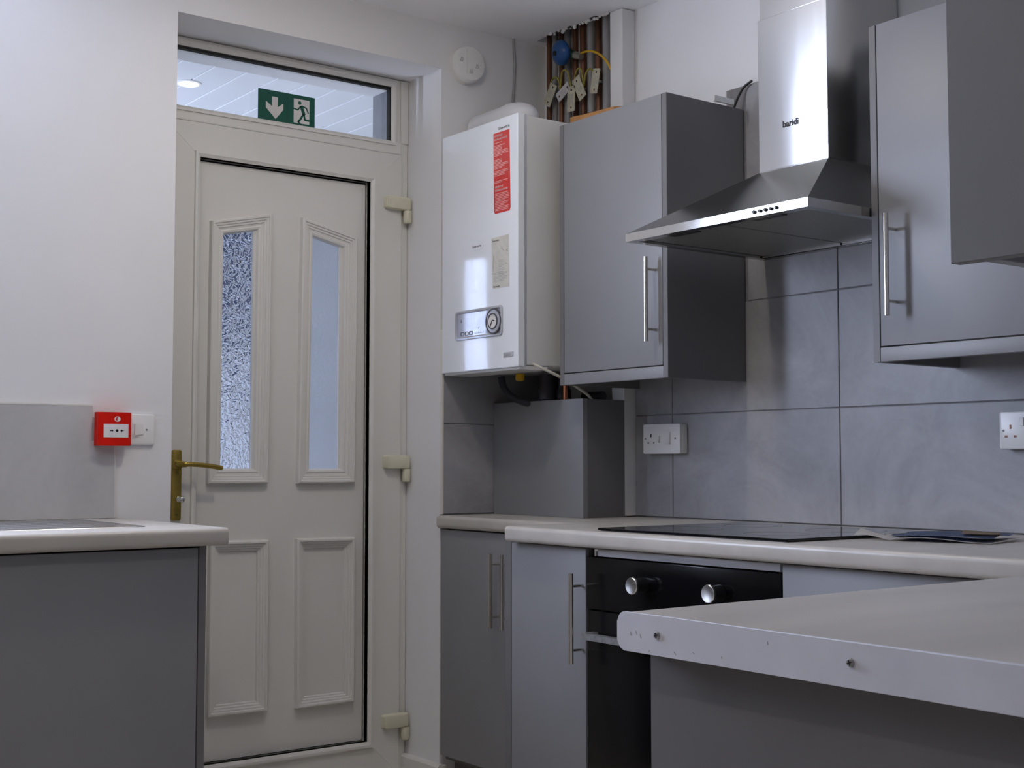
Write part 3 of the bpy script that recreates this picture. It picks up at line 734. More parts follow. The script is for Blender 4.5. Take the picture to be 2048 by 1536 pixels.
# ------------------------------------------------------------------ base units
FB = on_x(-0.635)
def cab_door(F, u0, u1, v0, v1, t, parent, name='door', m='door'):
    return pl(name, F, [(u0, v0), (u1, v0), (u1, v1), (u0, v1)], -t, 0.0, m, parent, .0012)
cu_ = thing('corner_base_unit', 'narrow grey base cabinet under the boiler beside the back door', 'cabinet', (-.2, -.3, 0))
FCU = on_x(-0.406)
bx('carcass', (-.385, -.004, -.640, -.012, .175, ZU-.002), 'carcass', cu_)
d = cab_door(FCU, .0125, .3430, .190, ZU-.004, .018, cu_); bar_handle(FCU, .3165, .600, .8105, .035, d)
d = cab_door(FCU, .3465, .6300, .190, ZU-.004, .018, cu_); bar_handle(FCU, .3705, .600, .8105, .035, d)
bx('plinth', (-.352, -.334, -.640, -.012, 0.0, .174), 'plinth', cu_)
bu = thing('base_unit', 'grey base cabinet with a tall bar handle left of the oven', 'cabinet', (-.3, -.81, 0))
bx('filler', (-.634, -.424, -.6715, -.6450, 0.02, ZU-.002), 'carcass', bu, .0008, 1)
bx('carcass', (-.614, -.004, -.966, -.692, .175, ZU-.002), 'carcass', bu)
d = cab_door(FB, .6745, .9655, .190, ZU-.004, .018, bu); bar_handle(FB, .9545, .598, .8085, .036, d)
bx('plinth', (-.575, -.557, -.966, -.692, 0.0, .174), 'plinth', bu)
b2 = thing('base_unit', 'grey base cabinet right of the oven mostly behind the peninsula', 'cabinet', (-.3, -1.9, 0))
bx('carcass', (-.614, -.004, -2.29, -1.578, .175, ZU-.002), 'carcass', b2)
d = cab_door(FB, 1.5755, 2.28, .190, ZU-.004, .018, b2); bar_handle(FB, 1.5990, .598, .8035, .036, d)
bx('plinth', (-.575, -.557, -2.29, -1.578, 0.0, .174), 'plinth', b2)
su_ = thing('sink_unit', 'dark grey unit under the sink worktop at the left edge', 'cabinet', (-2.3, -.4, 0))
FSU = on_y(-.622)
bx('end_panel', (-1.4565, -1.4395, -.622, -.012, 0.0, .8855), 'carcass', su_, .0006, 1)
d = pl('door', FSU, [(-2.26, .012), (-1.4585, .012), (-1.4585, .8815), (-2.26, .8815)], -.018, -.001, 'door', su_, .0012)
d = pl('door', FSU, [(-3.5, .012), (-2.263, .012), (-2.263, .8815), (-3.5, .8815)], -.018, -.001, 'door', su_, .0012)
bx('carcass', (-3.5, -1.4575, -.602, -.012, .012, .8800), 'carcass', su_)

# stainless sink and drainer
sk = thing('sink', 'stainless steel sink drainer set in the left worktop', 'sink', (-2.1, -.3, .925))
out = rrect(-2.60, -1.5250, -.505, -.075, .03, 6); FZ = lambda u, v, w=0.0: Vector((u, v, .9252+w))
def inn(d): return rrect(-2.60+d, -1.5250-d, -.505+d, -.075-d, max(.03-d*.5, .012), 6)
bm = BM(); L = [(out, 0), (inn(.0012), .0014), (inn(.004), .0014), (inn(.006), .0005), (inn(.05), .0003)]
R = [[bm.verts.new(FZ(u, v, w)) for u, v in l] for l, w in L]
for a, b in zip(R, R[1:]):
    for k in range(len(a)): bm.faces.new((a[k], a[(k+1) % len(a)], b[(k+1) % len(a)], b[k]))
bm.faces.new(R[-1]); obj('drainer', bm, 'stainless', sk, smooth=35)
for k in range(8):
    y = -.43+.043*k; bx('drainer_rib', (-2.05, -1.60, y-.004, y+.004, .9250, .9264), 'stainless', sk, .0006, 1)

# ------------------------------------------------------------------ oven
HL = -at(1168, 1264, X=-.682).y
ov = thing('oven', 'black built-in oven with two silver knobs under the hob', 'oven', (-.3, -1.27, 0))
FO = on_x(-.632)
bx('body', (-.612, -.03, -1.570, -.972, .15, .840), 'blackplastic', ov)
pl('control_panel', FO, [(.9690, .726), (1.5720, .726), (1.5720, .8470), (.9690, .8470)], -.018, 0.004, 'ovenglass', ov, .002)
pl('oven_door', FO, [(.9690, .225), (1.5720, .225), (1.5720, .7230), (.9690, .7230)], -.018, 0.002, 'ovenglass', ov, .002)
pl('trim_strip', FO, [(1.0020, .8500), (1.5690, .8500), (1.5690, .8670), (1.0020, .8670)], -.01, 0.003, 'silver', ov, .002)
pl('trim_clip', FO, [(.9990, .8500), (1.0115, .8500), (1.0115, .8675), (.9990, .8675)], -.01, 0.0045, 'chrome', ov, .001)
for px_, py_ in ((1262, 1172), (1415, 1188)):
    c = at(px_, py_, X=-.673); c.x = -.636; ax = FO(0, 0, 1)-FO(0, 0, 0)
    bm = BM(); lathe(bm, c, ax, [(.0175, 0), (.0150, .030)], 32); kb = obj('knob', bm, 'blackplastic', ov, smooth=40)
    bm = BM(); lathe(bm, c, ax, [(.0170, .029), (.0190, .031), (.0190, .036), (.0178, .0375), (.010, .0368), (0, .0362)], 40); obj('knob_face', bm, 'knobface', kb, smooth=35)
for u in (.999, 1.552):
    pl('handle_bracket', FO, [(u-.006 if u < 1 else u-.010, .660), (u+.010 if u < 1 else u+.006, .660), (u+.010 if u < 1 else u+.006, .674), (u-.006 if u < 1 else u-.010, .674)], .002, .040, 'dull', ov)
bm = BM(); plate(bm, FO, rrect(HL, 1.5640, .6605, .6745, .004), .032, .050); obj('handle', bm, 'dull', ov, smooth=35)

# ------------------------------------------------------------------ hob, papers
hb = thing('hob', 'thin black glass hob on the long worktop', 'hob', (-.385, -1.31, ZT))
bm = BM()
hp_ = [at(1207, 1057, Z=.917), at(1578, 1078, Z=.917), at(1852, 1061, Z=.917)]
x0, x1 = -.6370, -.1345; y0, y1 = -1.5900, -1.0100
for nm, dz0, dz1, ins_ in (('underframe', .0001, .0022, .006),):
    bx(nm, (x0+ins_, x1-ins_, y0+ins_, y1-ins_, ZT+dz0, ZT+dz1), 'blackplastic', hb)
bm.free(); bm = BM(); prism(bm, [(u, v, ZT+.0022) for u, v in rrect(x0, x1, y0, y1, .004, 3)], (0, 0, .0045))
bmesh.ops.bevel(bm, geom=[e_ for e_ in bm.edges if e_.verts[0].co.z > ZT+.005 and e_.verts[1].co.z > ZT+.005], offset=.0012, segments=1, affect='EDGES')
obj('glass_top', bm, 'blackglass', hb)
for (x, y, r) in ((-.50, -1.16, .09), (-.27, -1.16, .07), (-.50, -1.44, .07), (-.27, -1.44, .09)):
    F = lambda u, v, w=0.0: Vector((u, v, ZT+.0067+w))
    bm = BM(); ring(bm, F, circ(x, y, r, 36), circ(x, y, r-.0015, 36), 0, .00015)
    obj('cooking_zone', bm, 'print', hb)

def sheet(bm, pts2, nx, ny, zf, th=.0006):
    """crumpled sheet over a four-cornered outline on the worktop"""
    a, b, c, d = [Vector(p) for p in pts2]; g = []
    for j in range(ny+1):
        row = []
        for i in range(nx+1):
            s, t = i/nx, j/ny; p = (a*(1-s)+b*s)*(1-t)+(d*(1-s)+c*s)*t
            row.append(bm.verts.new((p.x, p.y, ZT+.0002+max(0.0, zf(s, t)))))
        g.append(row)
    fs = [bm.faces.new((g[j][i], g[j][i+1], g[j+1][i+1], g[j+1][i])) for j in range(ny) for i in range(nx)]
    bmesh.ops.solidify(bm, geom=fs, thickness=-th)
A = [at(1730, 1073, Z=.9125), at(1770, 1066, Z=.9125), at(1845, 1074, Z=.9125), at(1775, 1078, Z=.9125)]
lf = thing('leaflet', 'crumpled white and blue folded leaflet on the worktop beside the hob', 'leaflet', (-.28, -1.66, ZT))
bm = BM(); sheet(bm, [(-.425, -1.585), (-.270, -1.555), (-.300, -1.700), (-.445, -1.690)], 10, 8, lambda s, t: .004+.016*max(0, 1-abs(s-.25)*3.0)*(1-t*.7)+.003*math.sin(9*s+4*t))
obj('white_page', bm, 'leafwhite', lf, smooth=60)
bm = BM(); sheet(bm, [(-.420, -1.675), (-.230, -1.600), (-.170, -1.800), (-.360, -1.860)], 10, 8, lambda s, t: .0105+.005*math.sin(3.1*s)*math.sin(3*t)+.002*math.sin(11*s+3*t), .0008)
obj('blue_page', bm, 'leafblue', lf, smooth=60)
bm = BM(); sheet(bm, [(-.435, -1.690), (-.300, -1.670), (-.180, -1.840), (-.375, -1.875)], 8, 6, lambda s, t: .005+.0035*math.sin(5*t+2*s), .0008)
obj('white_page', bm, 'leafwhite', lf, smooth=60)
bm = BM(); sheet(bm, [(-.330, -1.780), (-.250, -1.735), (-.225, -1.800), (-.300, -1.850)], 6, 5, lambda s, t: .0155+.006*math.sin(3.1*s)*(1-t), .0006)
obj('tan_flap', bm, 'kraft', lf, smooth=60)

# ------------------------------------------------------------------ wall cabinets
CZ0, CZ1 = 1.2885, 2.0385
def wall_cabinet(label, yl, yr, handle_left, loc, left_panel=True, right_panel=True):
    """unit on the tiled wall seen from the front: yl is its left end (greater Y)"""
    c = thing('wall_cabinet', label, 'cabinet', loc)
    XF = -.292; F = on_x(XF); ep = .018
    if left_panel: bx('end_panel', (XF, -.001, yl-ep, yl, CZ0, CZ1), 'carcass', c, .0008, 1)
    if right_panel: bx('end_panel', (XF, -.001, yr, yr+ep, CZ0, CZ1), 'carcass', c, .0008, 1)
    a, b = yl-ep, yr+ep
    bx('carcass', (XF+.022, -.0015, b+.0005, a-.0005, CZ0+.040, CZ1-.001), 'under', c)
    d = cab_door(F, -a+.0022, -b-.0018, CZ0+.0345, CZ1, .018, c)
    pl('pelmet', F, [(-a+.0005, CZ0+.0005), (-b-.0005, CZ0+.0005), (-b-.0005, CZ0+.0315), (-a+.0005, CZ0+.0315)], -.018, -.0006, 'door', c, .0008)
    bar_handle(F, handle_left, 1.3840, 1.6065, .035, d)
    return c
wall_cabinet('grey wall cabinet between the boiler and the extractor hood', -.4480, -.8920, .8465, (-.15, -.67, CZ0))
wall_cabinet('grey wall cabinet right of the extractor hood', -1.5410, -2.1800, 1.6050, (-.15, -1.86, CZ0))
# near cabinet on the return wall, its end towards us
c3 = thing('wall_cabinet', 'dark grey end of the near wall cabinet at the top right edge', 'cabinet', (-.9, -2.72, CZ0))
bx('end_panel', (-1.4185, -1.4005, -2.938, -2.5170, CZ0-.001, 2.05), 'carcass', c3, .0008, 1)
bx('pelmet', (-1.4000, -.32, -2.5650, -2.5470, CZ0-.0005, CZ0+.0315), 'door', c3, .0008, 1)
bx('door', (-1.3985, -.90, -2.5650, -2.5470, CZ0+.0345, 2.05), 'door', c3, .0012, 1)
bx('door', (-.8970, -.32, -2.5650, -2.5470, CZ0+.0345, 2.05), 'door', c3, .0012, 1)
bx('carcass', (-1.4000, -.32, -2.938, -2.5660, CZ0+.040, 2.049), 'under', c3)

# ------------------------------------------------------------------ extractor hood
hd = thing('extractor_hood', 'brushed steel chimney extractor hood over the hob', 'extractor hood', (-.25, -1.25, 1.61))
hx0, hya, hyb = -.500, -1.5385, -.9615; hz0, hz1 = 1.6115, 1.6315
kx0, kya, kyb, kz = -.270, -1.4065, -1.1925, 1.7730
bm = BM()
ring(bm, lambda u, v, w=0.0: Vector((u, v, hz0+w)), [(hx0, hya), (-.0005, hya), (-.0005, hyb), (hx0, hyb)], [(hx0+.022, hya+.022), (-.022, hya+.022), (-.022, hyb-.022), (hx0+.022, hyb-.022)], 0, hz1-hz0)
obj('lip', bm, 'steelh', hd)
bm = BM()
hexa(bm, [(hx0+.001, hya+.001, hz1), (-.0006, hya+.001, hz1), (-.0006, hyb-.001, hz1), (hx0+.001, hyb-.001, hz1), (kx0, kya, kz), (-.0006, kya, kz), (-.0006, kyb, kz), (kx0, kyb, kz)])
obj('canopy', bm, 'steelc' if 'steelc' in M else 'steelh', hd)
bx('chimney_sleeve', (kx0, -.0006, kya, kyb, kz, 2.150), 'steelv', hd, .0015)
bx('chimney', (kx0+.004, -.0006, kya+.004, kyb-.004, 2.150, ZC-.001), 'steelv', hd, .0015)
ym = -1.25
for a, b in ((hya+.026, ym-.003), (ym+.003, hyb-.026)):
    f = bx('grease_filter', (hx0+.030, -.030, a, b, hz0+.006, hz0+.012), 'filter', hd, .001, 1)
    yc = (a+b)/2
    bx('filter_latch', (hx0+.040, hx0+.062, yc-.045, yc+.045, hz0+.0035, hz0+.0062), 'blackplastic', f, .001, 1)
    bx('filter_edge', (-.036, -.030, a, b, hz0+.001, hz0+.0062), 'chrome', f); bx('filter_edge', (hx0+.030, hx0+.034, a, b, hz0+.002, hz0+.0062), 'chrome', f)
FH = on_x(hx0)
for k, u in enumerate((1.3874, 1.4045, 1.4205, 1.4360, 1.4515)):
    bt = pl('button', FH, circ(u, 1.6215, .0040, 14), 0.0, .005, 'blackplastic', hd, .001)
text('logo', 'baridi', on_x(kx0), 1.2690, 1.8700, .0215, 'black', hd, .0006, sx=1.02, bold=.0005)

# ------------------------------------------------------------------ boiler
BX, BY0, BY1, BZ0, BZ1 = -.409, -.4040, -.0180, 1.3400, 2.0703
bo = thing('boiler', 'white wall-hung gas boiler with a red warning label at its upper right', 'boiler', (-.2, -.21, BZ0))
FBo = on_x(BX)
bx('casing', (-.3780, -.060, BY0+.0035, BY1-.004, BZ0+.006, BZ1-.002), 'casing', bo, .003)
bx('front_cover', (BX, -.3830, BY0, BY1, BZ0, BZ1), 'boilerw', bo, .003)
bx('cover_seal', (-.3832, -.3776, BY0+.0015, BY1-.002, BZ0+.002, BZ1-.001), 'silver', bo)
bx('bottom_tray', (-.400, -.300, BY0+.004, BY1-.004, BZ0-.006, BZ0+.004), 'casing', bo)
# control panel
fp = rrect(.0925, .3330, 1.4345, 1.5235, .012, 5)
def insr(d): return rrect(.0925+d, .3330-d, 1.4345+d, 1.5235-d, max(.012-d*.7, .004), 5)
bm = BM(); L = [(fp, 0), (insr(.0015), .004), (insr(.006), .005), (insr(.010), .002), (insr(.010), 0)]
R = [[bm.verts.new(FBo(u, v, w)) for u, v in l] for l, w in L]
for a, b in zip(R, R[1:]):
    for k in range(len(a)): bm.faces.new((a[k], a[(k+1) % len(a)], b[(k+1) % len(a)], b[k]))
cpn = obj('control_panel', bm, 'silver', bo, smooth=35)
pl('fascia', FBo, insr(.0098), 0, .0012, 'panelgrey', cpn)
text('lettering', '6', FBo, .121, 1.487, .016, 'print', cpn, .0015)
for k in range(3):
    u = .122+.022*k
    bm = BM(); ring(bm, FBo, rrect(u, u+.018, 1.447, 1.459, .004, 3), rrect(u+.002, u+.016, 1.449, 1.457, .003, 3), .0012, .0022); obj('button_outline', bm, 'print', cpn)
bm = BM()
for k in range(12): stroke(bm, FBo, [(.195+.004*k, 1.449), (.195+.004*k, 1.4515+.0015*(k % 3))], .0007, .0012, .0016)
stroke(bm, FBo, [(.212, 1.463), (.214, 1.468), (.219, 1.469)], .0008, .0012, .0016)
obj('scale_marks', bm, 'printl', cpn)
dc = (.2925, 1.4785)
ck = thing  # (clock dial is part of the panel)
bm = BM(); ring(bm, FBo, circ(*dc, .0375, 40), circ(*dc, .0335, 40), .0010, .007); dial = obj('dial_ring', bm, 'print', bo, smooth=35)
pl('dial_bezel', FBo, circ(*dc, .0335, 40), .0010, .0055, 'silver', dial)
bm = BM(); ring(bm, FBo, circ(dc[0]-.002, dc[1], .0235, 36), circ(dc[0]-.002, dc[1], .0205, 36), .0055, .0085); obj('dial_ring', bm, 'print', dial)
pl('dial_face', FBo, circ(dc[0]-.002, dc[1], .0205, 32), .0055, .0065, 'offwhite', dial)
bm = BM(); stroke(bm, FBo, [(dc[0]-.012, dc[1]-.013), (dc[0]-.003, dc[1]+.003), (dc[0]+.006, dc[1]+.001)], .0028, .0065, .0075); obj('clock_hand', bm, 'black', dial)
# stickers
rl = pl('red_label', FBo, [(.2862, 2.0300), (.3640, 2.0300), (.3690, 1.8010), (.3640, 1.7925), (.2945, 1.7925), (.2895, 1.7990)], 0, .0006, 'labelred', bo)
rl['label'] = 'red warning label with white print'
text('heading', 'IMPORTANT', FBo, .2910, 2.0175, .0088, 'signwhite', rl, .0008, sx=.80)
text('heading', 'INSTALLATION NOTES', FBo, .2910, 2.0075, .0076, 'signwhite', rl, .0008, sx=.80)
text('heading', 'IMPORTANT', FBo, .2950, 1.8665, .0088, 'signwhite', rl, .0008, sx=.80)
text('heading', 'INFORMATION FOR USER', FBo, .2950, 1.8570, .0074, 'signwhite', rl, .0008, sx=.72)
rr = random.Random(11); bm = BM(); v = 2.0000
while v > 1.8790:
    if rr.random() < .82: stroke(bm, FBo, [(.2915, v), (.2915+rr.choice((.066, .066, .064, .050, .035, .067)), v)], .0019, .0006, .0009)
    v -= .0042
v = 1.8500
while v > 1.8000:
    stroke(bm, FBo, [(.2960, v), (.2960+rr.choice((.064, .066, .060, .045, .066)), v)], .0019, .0006, .0009); v -= .0045
ob = obj('small_print', bm, 'labelpink', rl); ob['kind'] = 'stuff'
lg = text('badge', 'Glow-worm', FBo, .3080, 2.0370, .0125, 'print', bo, .0004, sx=.92)
el = pl('instruction_label', FBo, [(.2765, 1.7225), (.3615, 1.7245), (.3640, 1.5725), (.2825, 1.5735)], 0, .0006, 'paper', bo)
text('lettering', 'Glow-worm', FBo, .2785, 1.7105, .0095, 'print', el, .0008, sx=.75); text('lettering', 'Glow-worm', FBo, .2855, 1.5765, .0085, 'print', el, .0008, sx=.75)
bm = BM(); rr = random.Random(2)
stroke(bm, FBo, [(.325, 1.690), (.338, 1.680)], .0022, .0006, .0009); stroke(bm, FBo, [(.318, 1.697), (.330, 1.692), (.327, 1.685)], .001, .0006, .0009)
text('lettering', 'C', FBo, .3500, 1.6760, .010, 'print', el, .0008)
for k in range(9):
    v = 1.664-.0048*k
    stroke(bm, FBo, [(.2835+rr.uniform(0, .004), v+rr.uniform(0, .012)), (.2855+rr.uniform(0, .003), v)], .0011, .0006, .0009)
    stroke(bm, FBo, [(.312, v-.010), (.312+rr.uniform(.02, .044), v-.010)], .0010, .0006, .0009)
for k in range(7): stroke(bm, FBo, [(.288, 1.618-.004*k), (.288+rr.uniform(.04, .068), 1.618-.004*k)], .0009, .0006, .0009)
o = obj('small_print', bm, 'printl', el); o['kind'] = 'stuff'
bd = pl('brand_sticker', FBo, [(.1750, 1.6985), (.2280, 1.6970), (.2395, 1.7090), (.2280, 1.7185), (.1750, 1.7215)], 0, .0006, 'boilerw', bo)
text('lettering', 'Glow-worm', FBo, .1800, 1.7060, .0112, 'print', bd, .0008, sx=.82)
np_ = pl('name_plate', FBo, [(.3355, 1.3695), (.3830, 1.3705), (.3830, 1.3850), (.3355, 1.3840)], 0, .0012, 'silver', bo, .0006)
text('lettering', 'ENERGY', FBo, .3380, 1.3735, .0095, 'printl', np_, .0014, sx=.95)
# white flue elbow on top, running back to the wall
fl = thing('flue_cover', 'rounded white flue elbow on top of the boiler', 'flue', (-.25, -.2, 2.071))
FXC, FZC, FR = -.250, 2.108, .060
bm = BM(); tube(bm, [(FXC, -.0125, FZC), (FXC, -.030, FZC), (FXC, -.150, FZC+.002), (FXC, -.185, FZC+.003), (FXC, -.215, FZC+.001), (FXC, -.238, FZC-.004), (FXC, -.252, FZC-.010), (FXC, -.259, FZC-.018)], [FR, FR, FR, FR+.002, FR-.003, FR-.013, FR-.028, .012], 28)
for v_ in bm.verts: v_.co.z = max(2.0715, 2.118+(v_.co.z-FZC)*.82)
obj('elbow', bm, 'flue', fl, smooth=60)
bm = BM(); lathe(bm, (FXC, -.190, 2.0710), (0, 0, 1), [(.064, 0), (.064, .012), (.058, .016), (.058, .030)], 28); obj('turret', bm, 'flue', fl, smooth=40)
bm = BM(); rr = random.Random(9)
for k in range(9):
    a = k/8
    bmesh.ops.create_icosphere(bm, subdivisions=1, radius=rr.uniform(.003, .006), matrix=Matrix.Translation((-.205+.022*a, -.232-.006*a, FZC+.030-.055*a)) @ Matrix.Diagonal((1, .7, 1.4, 1)))
o = obj('torn_tape', bm, 'printl', fl); o['kind'] = 'stuff'

# ------------------------------------------------------------------ pipework under the boiler
bm = BM(); tube(bm, smooth_path([(-.235, -.090, 1.333), (-.232, -.100, 1.300), (-.222, -.130, 1.270), (-.205, -.175, 1.252), (-.185, -.215, 1.245)], 6), .011, 12)
tag(obj('hose', bm, 'hose', None, smooth=60), 'dark blue hose curving down under the boiler', 'hose')
wt = thing('waste_trap', 'black plastic waste trap under the boiler', 'pipe', (-.15, -.25, 1.17))
bm = BM(); lathe(bm, (-.160, -.235, 1.336), (0, 0, -1), [(.030, 0), (.030, .040), (.034, .044), (.034, .076)], 24); obj('trap_body', bm, 'waste', wt, smooth=45)
bm = BM(); lathe(bm, (-.150, -.292, 1.336), (0, 0, -1), [(.018, 0), (.018, .045), (.022, .049), (.022, .076)], 20); obj('trap_tube', bm, 'waste', wt, smooth=45)
bm = BM(); tube(bm, smooth_path([(-.075, -.300, 1.268), (-.075, -.360, 1.266), (-.075, -.385, 1.266)], 4), .016, 12); obj('waste_arm', bm, 'waste', wt, smooth=60)
bm = BM(); tube(bm, [(-.175, -.3300, 1.336), (-.175, -.3300, 1.13)], .0078, 14)
tag(obj('pipe', bm, 'brightcopper', None, smooth=60), 'bright copper pipe dropping from the boiler behind the grey pipe box', 'pipe')
gc = thing('gas_cock', 'brass-yellow gas cock under the middle of the boiler', 'valve', (-.20, -.21, 1.31))
bm = BM(); lathe(bm, (-.235, -.185, 1.3385), (0, 0, -1), [(.012, 0), (.014, .004), (.014, .018), (.009, .022), (0, .023)], 16); obj('cock_body', bm, 'yellow', gc, smooth=45)
bm = BM(); tube(bm, smooth_path([(-.360, -.4100, 1.350), (-.345, -.430, 1.338), (-.300, -.448, 1.316), (-.240, -.446, 1.292), (-.190, -.444, 1.268), (-.165, -.440, 1.2515)], 6), .0042, 8)
tag(obj('cable', bm, 'flex', None, smooth=60), 'white flex slanting from under the boiler down to the pipe box', 'cable')

# grey box hiding the pipe tails
pb = thing('pipe_box', 'plain grey box panel standing on the corner worktop under the boiler', 'panel', (-.15, -.22, ZT))
zb0 = ZT-.0013
bx('front_panel', (-.2050, -.1870, -.4455, -.0105, zb0, 1.2545), 'door', pb, .0008, 1)
bx('side_panel', (-.1868, -.0440, -.4455, -.4275, zb0, 1.2535), 'carcass', pb, .0008, 1)
bx('top_batten', (-.1865, -.1700, -.4270, -.0110, 1.20, 1.22), 'timber', pb)

# ------------------------------------------------------------------ exposed pipes above the boiler
ord_ = ['first', 'second', 'third', 'fourth', 'fifth', 'sixth', 'seventh', 'eighth', 'ninth']
rr = random.Random(4)
for k, (px_, r_, c) in enumerate(((1098.5, .0085, 1), (1110.5, .0088, 0), (1123.5, .0080, 1), (1136.5, .0105, 0), (1151.5, .0092, 1), (1167.0, .0105, 1), (1182.5, .0120, 0), (1198.0, .0110, 1), (1213.5, .0125, 0))):
    y = at(px_, 190, X=.0095-r_).y
    bm = BM(); x = .0095-r_
    pts = [(x+rr.uniform(-.001, 0), y+rr.uniform(-.0015, .0015), z) for z in (1.365, 1.5, 1.9, 2.06, 2.2, 2.32, 2.44, 2.69)]
    tube(bm, pts, r_, 14)
    tag(obj('pipe', bm, 'copper' if c else 'painted', None, smooth=60), '%s pipe from the left of the row above the boiler, %s' % (ord_[k], 'brown copper' if c else 'grey painted'), 'pipe', 'exposed pipes above the boiler')
# earth clamps with their tags
tags_ = [((1101, 190), 32, 'tag', (14.5, 38)), ((1127, 184), 62, 'tagw', (13, 34)), ((1143, 198), 2, 'tag', (14.5, 42)), ((1159, 176), -27, 'tag', (14, 42)), ((1191, 162), 12, 'tag', (13, 40))]
names_ = ['leftmost metal earth tag, tilted right, on the pipes above the boiler', 'white earth tag lying slanted, second from the left on the pipes', 'lowest earth tag hanging upright on the middle pipes', 'earth tag tilted left, fourth along the pipes above the boiler', 'rightmost and highest earth tag on the pipes by the white upright']
xt = -.036
for (p, ang, mm, (tw, th)), lab in zip(tags_, names_):
    c = at(p[0], p[1], X=xt)
    sc = .00195          # metres for one pixel across at that distance
    t = thing('earth_tag', lab, 'earth tag', c, 'earth tags on the exposed pipes')
    a = math.radians(ang); F = on_x(xt); hw, hh = tw*.0016*.80, th*.0016*.60
    def rot(u, v): return (-c.y+u*math.cos(a)+v*math.sin(a), c.z-u*math.sin(a)+v*math.cos(a))
    pl('tag_plate', F, [rot(u, v) for u, v in rrect(-hw, hw, -hh, hh, .003, 3)], 0, .0012, mm, t)
    bm = BM(); o_ = [rot(u, v) for u, v in rrect(-hw, hw, -hh, hh, .003, 3)]; i_ = [rot(u*.78, v*.88) for u, v in rrect(-hw, hw, -hh, hh, .003, 3)]
    ring(bm, F, o_, i_, .0010, .0024); obj('tag_rim', bm, mm, t)
    for s in (-.68, .70):
        pl('tag_hole', F, [rot(u, v+s*hh) for u, v in circ(0, 0, .0034, 10)], .0010, .0016, 'copper' if s < 0 else 'black', t)
    bm = BM()
    for q in (-.3, 0, .3): stroke(bm, F, [rot(q*hw*1.3, -.4*hh), rot(q*hw*1.3, .4*hh)], .0010, .0011, .0015)
    obj('tag_print', bm, 'printl', t)
    bm = BM(); box(bm, xt, -.014, c.y-.006, c.y+.006, c.z-.004, c.z+.004); obj('clamp_band', bm, 'dull', t)
# looped earth wires
def px_path(pts, X, n=6): return smooth_path([at(x, y, X=xx) for (x, y), xx in zip(pts, X)], n)
for pts, lab in (([(1100, 176), (1103, 162), (1110, 155), (1117, 160), (1121, 180)], 'left green-yellow earth wire loop over the first two tags'),
                 ([(1121, 178), (1123, 150), (1129, 140), (1137, 148), (1143, 178)], 'tall green-yellow earth wire loop second from the left'),
                 ([(1149, 158), (1152, 145), (1157, 137), (1163, 142), (1167, 168)], 'green-yellow earth wire loop in the middle of the pipes'),
                 ([(1168, 172), (1171, 150), (1177, 139), (1183, 139), (1188, 150)], 'right green-yellow earth wire loop by the highest tag')):
    bm = BM(); tube(bm, px_path(pts, (-.030, -.036, -.040, -.036, -.030)), .0030, 8)
    tag(obj('earth_wire', bm, 'earth', None, smooth=60), lab, 'wire', 'earth wires on the exposed pipes')
# blue valve with green neck
bv = thing('stop_valve', 'round blue valve cap with green neck on the exposed pipes', 'valve', at(1117, 106, X=-.06))
c0 = at(1122, 103, X=-.050); ax = (at(1106, 111, X=-.100)-c0).normalized()
ax = Vector((-.88, .08, -.20)).normalized()
cc = at(1117, 106, X=-.065)
bm = BM(); lathe(bm, cc-ax*.022, ax, [(.020, -.004), (.034, 0), (.040, .006), (.0405, .014), (.037, .022), (.027, .030), (.013, .035), (0, .0365)], 36); obj('cap', bm, 'valveblue', bv, smooth=50)
bm = BM(); lathe(bm, cc+ax*.0135, ax, [(.008, 0), (.008, .004), (.005, .006), (0, .0062)], 16); obj('cap_button', bm, 'black', bv, smooth=40)
bm = BM(); tube(bm, [cc-ax*.018, cc-ax*.030, at(1150, 110, X=-.032)], [.019, .017, .012], 16); obj('neck', bm, 'valvegreen', bv, smooth=60)
p1 = at(1150, 110, X=-.032); p2 = at(1163, 113, X=-.030)
bm = BM(); tube(bm, [p1, p2], [.013, .011], 6); obj('nut', bm, 'brassnut', bv)
bm = BM(); tube(bm, px_path([(1160, 108), (1172, 103), (1186, 103), (1202, 111), (1215, 125), (1222, 139)], (-.030, -.038, -.044, -.048, -.046, -.040)), .0036, 10)
tag(obj('cable', bm, 'yellow', None, smooth=60), 'yellow cable arching from the blue valve to the white upright', 'cable')
# amber timber batten and bits on top of the cabinet
bm = BM(); hexa(bm, [(-.255, -.452, CZ1+.0005), (-.255, -.475, CZ1+.0005), (-.210, -.640, CZ1+.0005), (-.235, -.620, CZ1+.0005), (-.255, -.452, CZ1+.030), (-.255, -.475, CZ1+.030), (-.210, -.640, CZ1+.030), (-.235, -.620, CZ1+.030)])
tag(obj('timber_batten', bm, 'timber', None), 'amber timber batten lying behind the cabinet top by the pipes', 'timber')
bx0 = at(1427, 190, X=-.13); bx1 = at(1466, 200, Y=bx0.y)
tag(bx('board_offcut', (bx0.x, min(bx1.x, -.012), bx0.y-.004, bx0.y+.004, CZ1+.0005, bx0.z), 'paintwood', None, .001), 'small pale board offcut standing on top of the cabinet by the hood', 'board')
bm = BM(); tube(bm, smooth_path([(-.030, -.8850, 2.040), (-.022, -.8880, 2.062), (-.014, -.8960, 2.085), (-.010, -.9050, 2.098), (-.006, -.930, 2.110)], 5), .0035, 8)
tag(obj('cable', bm, 'blackplastic', None, smooth=60), 'short black cable rising behind the cabinet beside the hood chimney', 'cable')

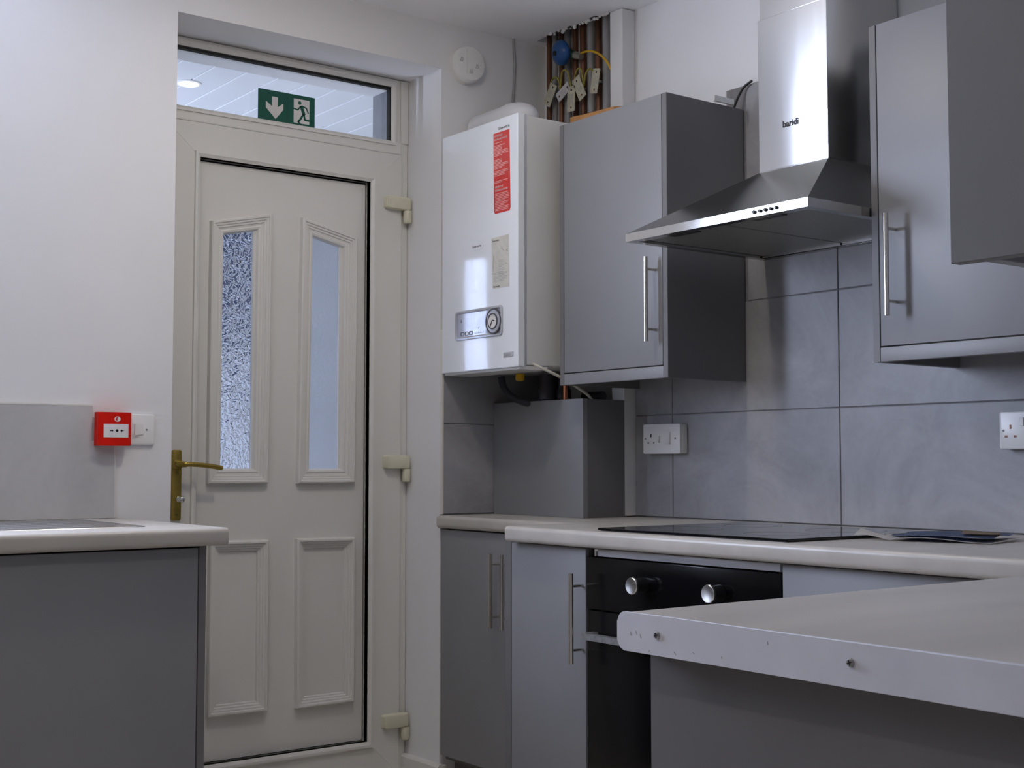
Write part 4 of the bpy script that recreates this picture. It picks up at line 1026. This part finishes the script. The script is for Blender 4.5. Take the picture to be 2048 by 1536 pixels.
# ------------------------------------------------------------------ sockets
F1 = on_x(0.0005)
s1 = thing('cooker_switch', 'white cooker switch with socket on the tiles left of the hob', 'socket', (0, -.584, 1.138))
pl('back_box', F1, rrect(.5070, .6620, 1.0955, 1.1795, .004), 0, .018, 'white', s1, .001)
fcp = pl('front_plate', F1, rrect(.5060, .6605, 1.0945, 1.1805, .005), .018, .027, 'white', s1, .003)
wv = .027
for u, v, a, b in ((.541, 1.147, .0022, .0045), (.5295, 1.1255, .0030, .0020), (.5525, 1.1255, .0030, .0020)):
    pl('pin_slot', F1, [(u-a, v-b), (u+a, v-b), (u+a, v+b), (u-a, v+b)], wv, wv+.0005, 'black', s1)
screw('screw', F1, .5180, 1.1385, wv, .0026, s1); screw('screw', F1, .6420, 1.1385, wv, .0028, s1)
for u0, u1, v0, v1 in ((.568, .579, 1.126, 1.1455), (.600, .622, 1.121, 1.1565)):
    bm = BM(); hexa(bm, [F1(u0, v0, wv), F1(u1, v0, wv), F1(u1, v1, wv), F1(u0, v1, wv), F1(u0, v0, wv+.002), F1(u1, v0, wv+.007), F1(u1, v1, wv+.004), F1(u0, v1, wv+.001)]); obj('rocker', bm, 'white', s1)
s2 = thing('socket', 'white double socket on the tiles at the right edge', 'socket', (0, -1.745, 1.14))
pl('back_box', F1, rrect(1.6745, 1.8155, 1.0995, 1.1805, .004), 0, .018, 'white', s2, .001)
pl('front_plate', F1, rrect(1.6735, 1.8195, 1.0985, 1.1825, .005), .018, .027, 'white', s2, .004)
for u in (1.702, 1.781):
    for du, v, a, b in ((0, 1.1480, .0022, .0046), (-.0110, 1.1270, .0034, .0024), (.0110, 1.1270, .0034, .0024)):
        pl('pin_slot', F1, [(u+du-a, v-b), (u+du+a, v-b), (u+du+a, v+b), (u+du-a, v+b)], wv, wv+.0005, 'copper', s2)
screw('screw', F1, 1.6840, 1.1400, wv, .0028, s2); screw('screw', F1, 1.8060, 1.1400, wv, .0028, s2)
for u in (1.730, 1.755): pl('rocker', F1, [(u-.005, 1.150), (u+.005, 1.150), (u+.005, 1.168), (u-.005, 1.168)], wv, wv+.004, 'white', s2)
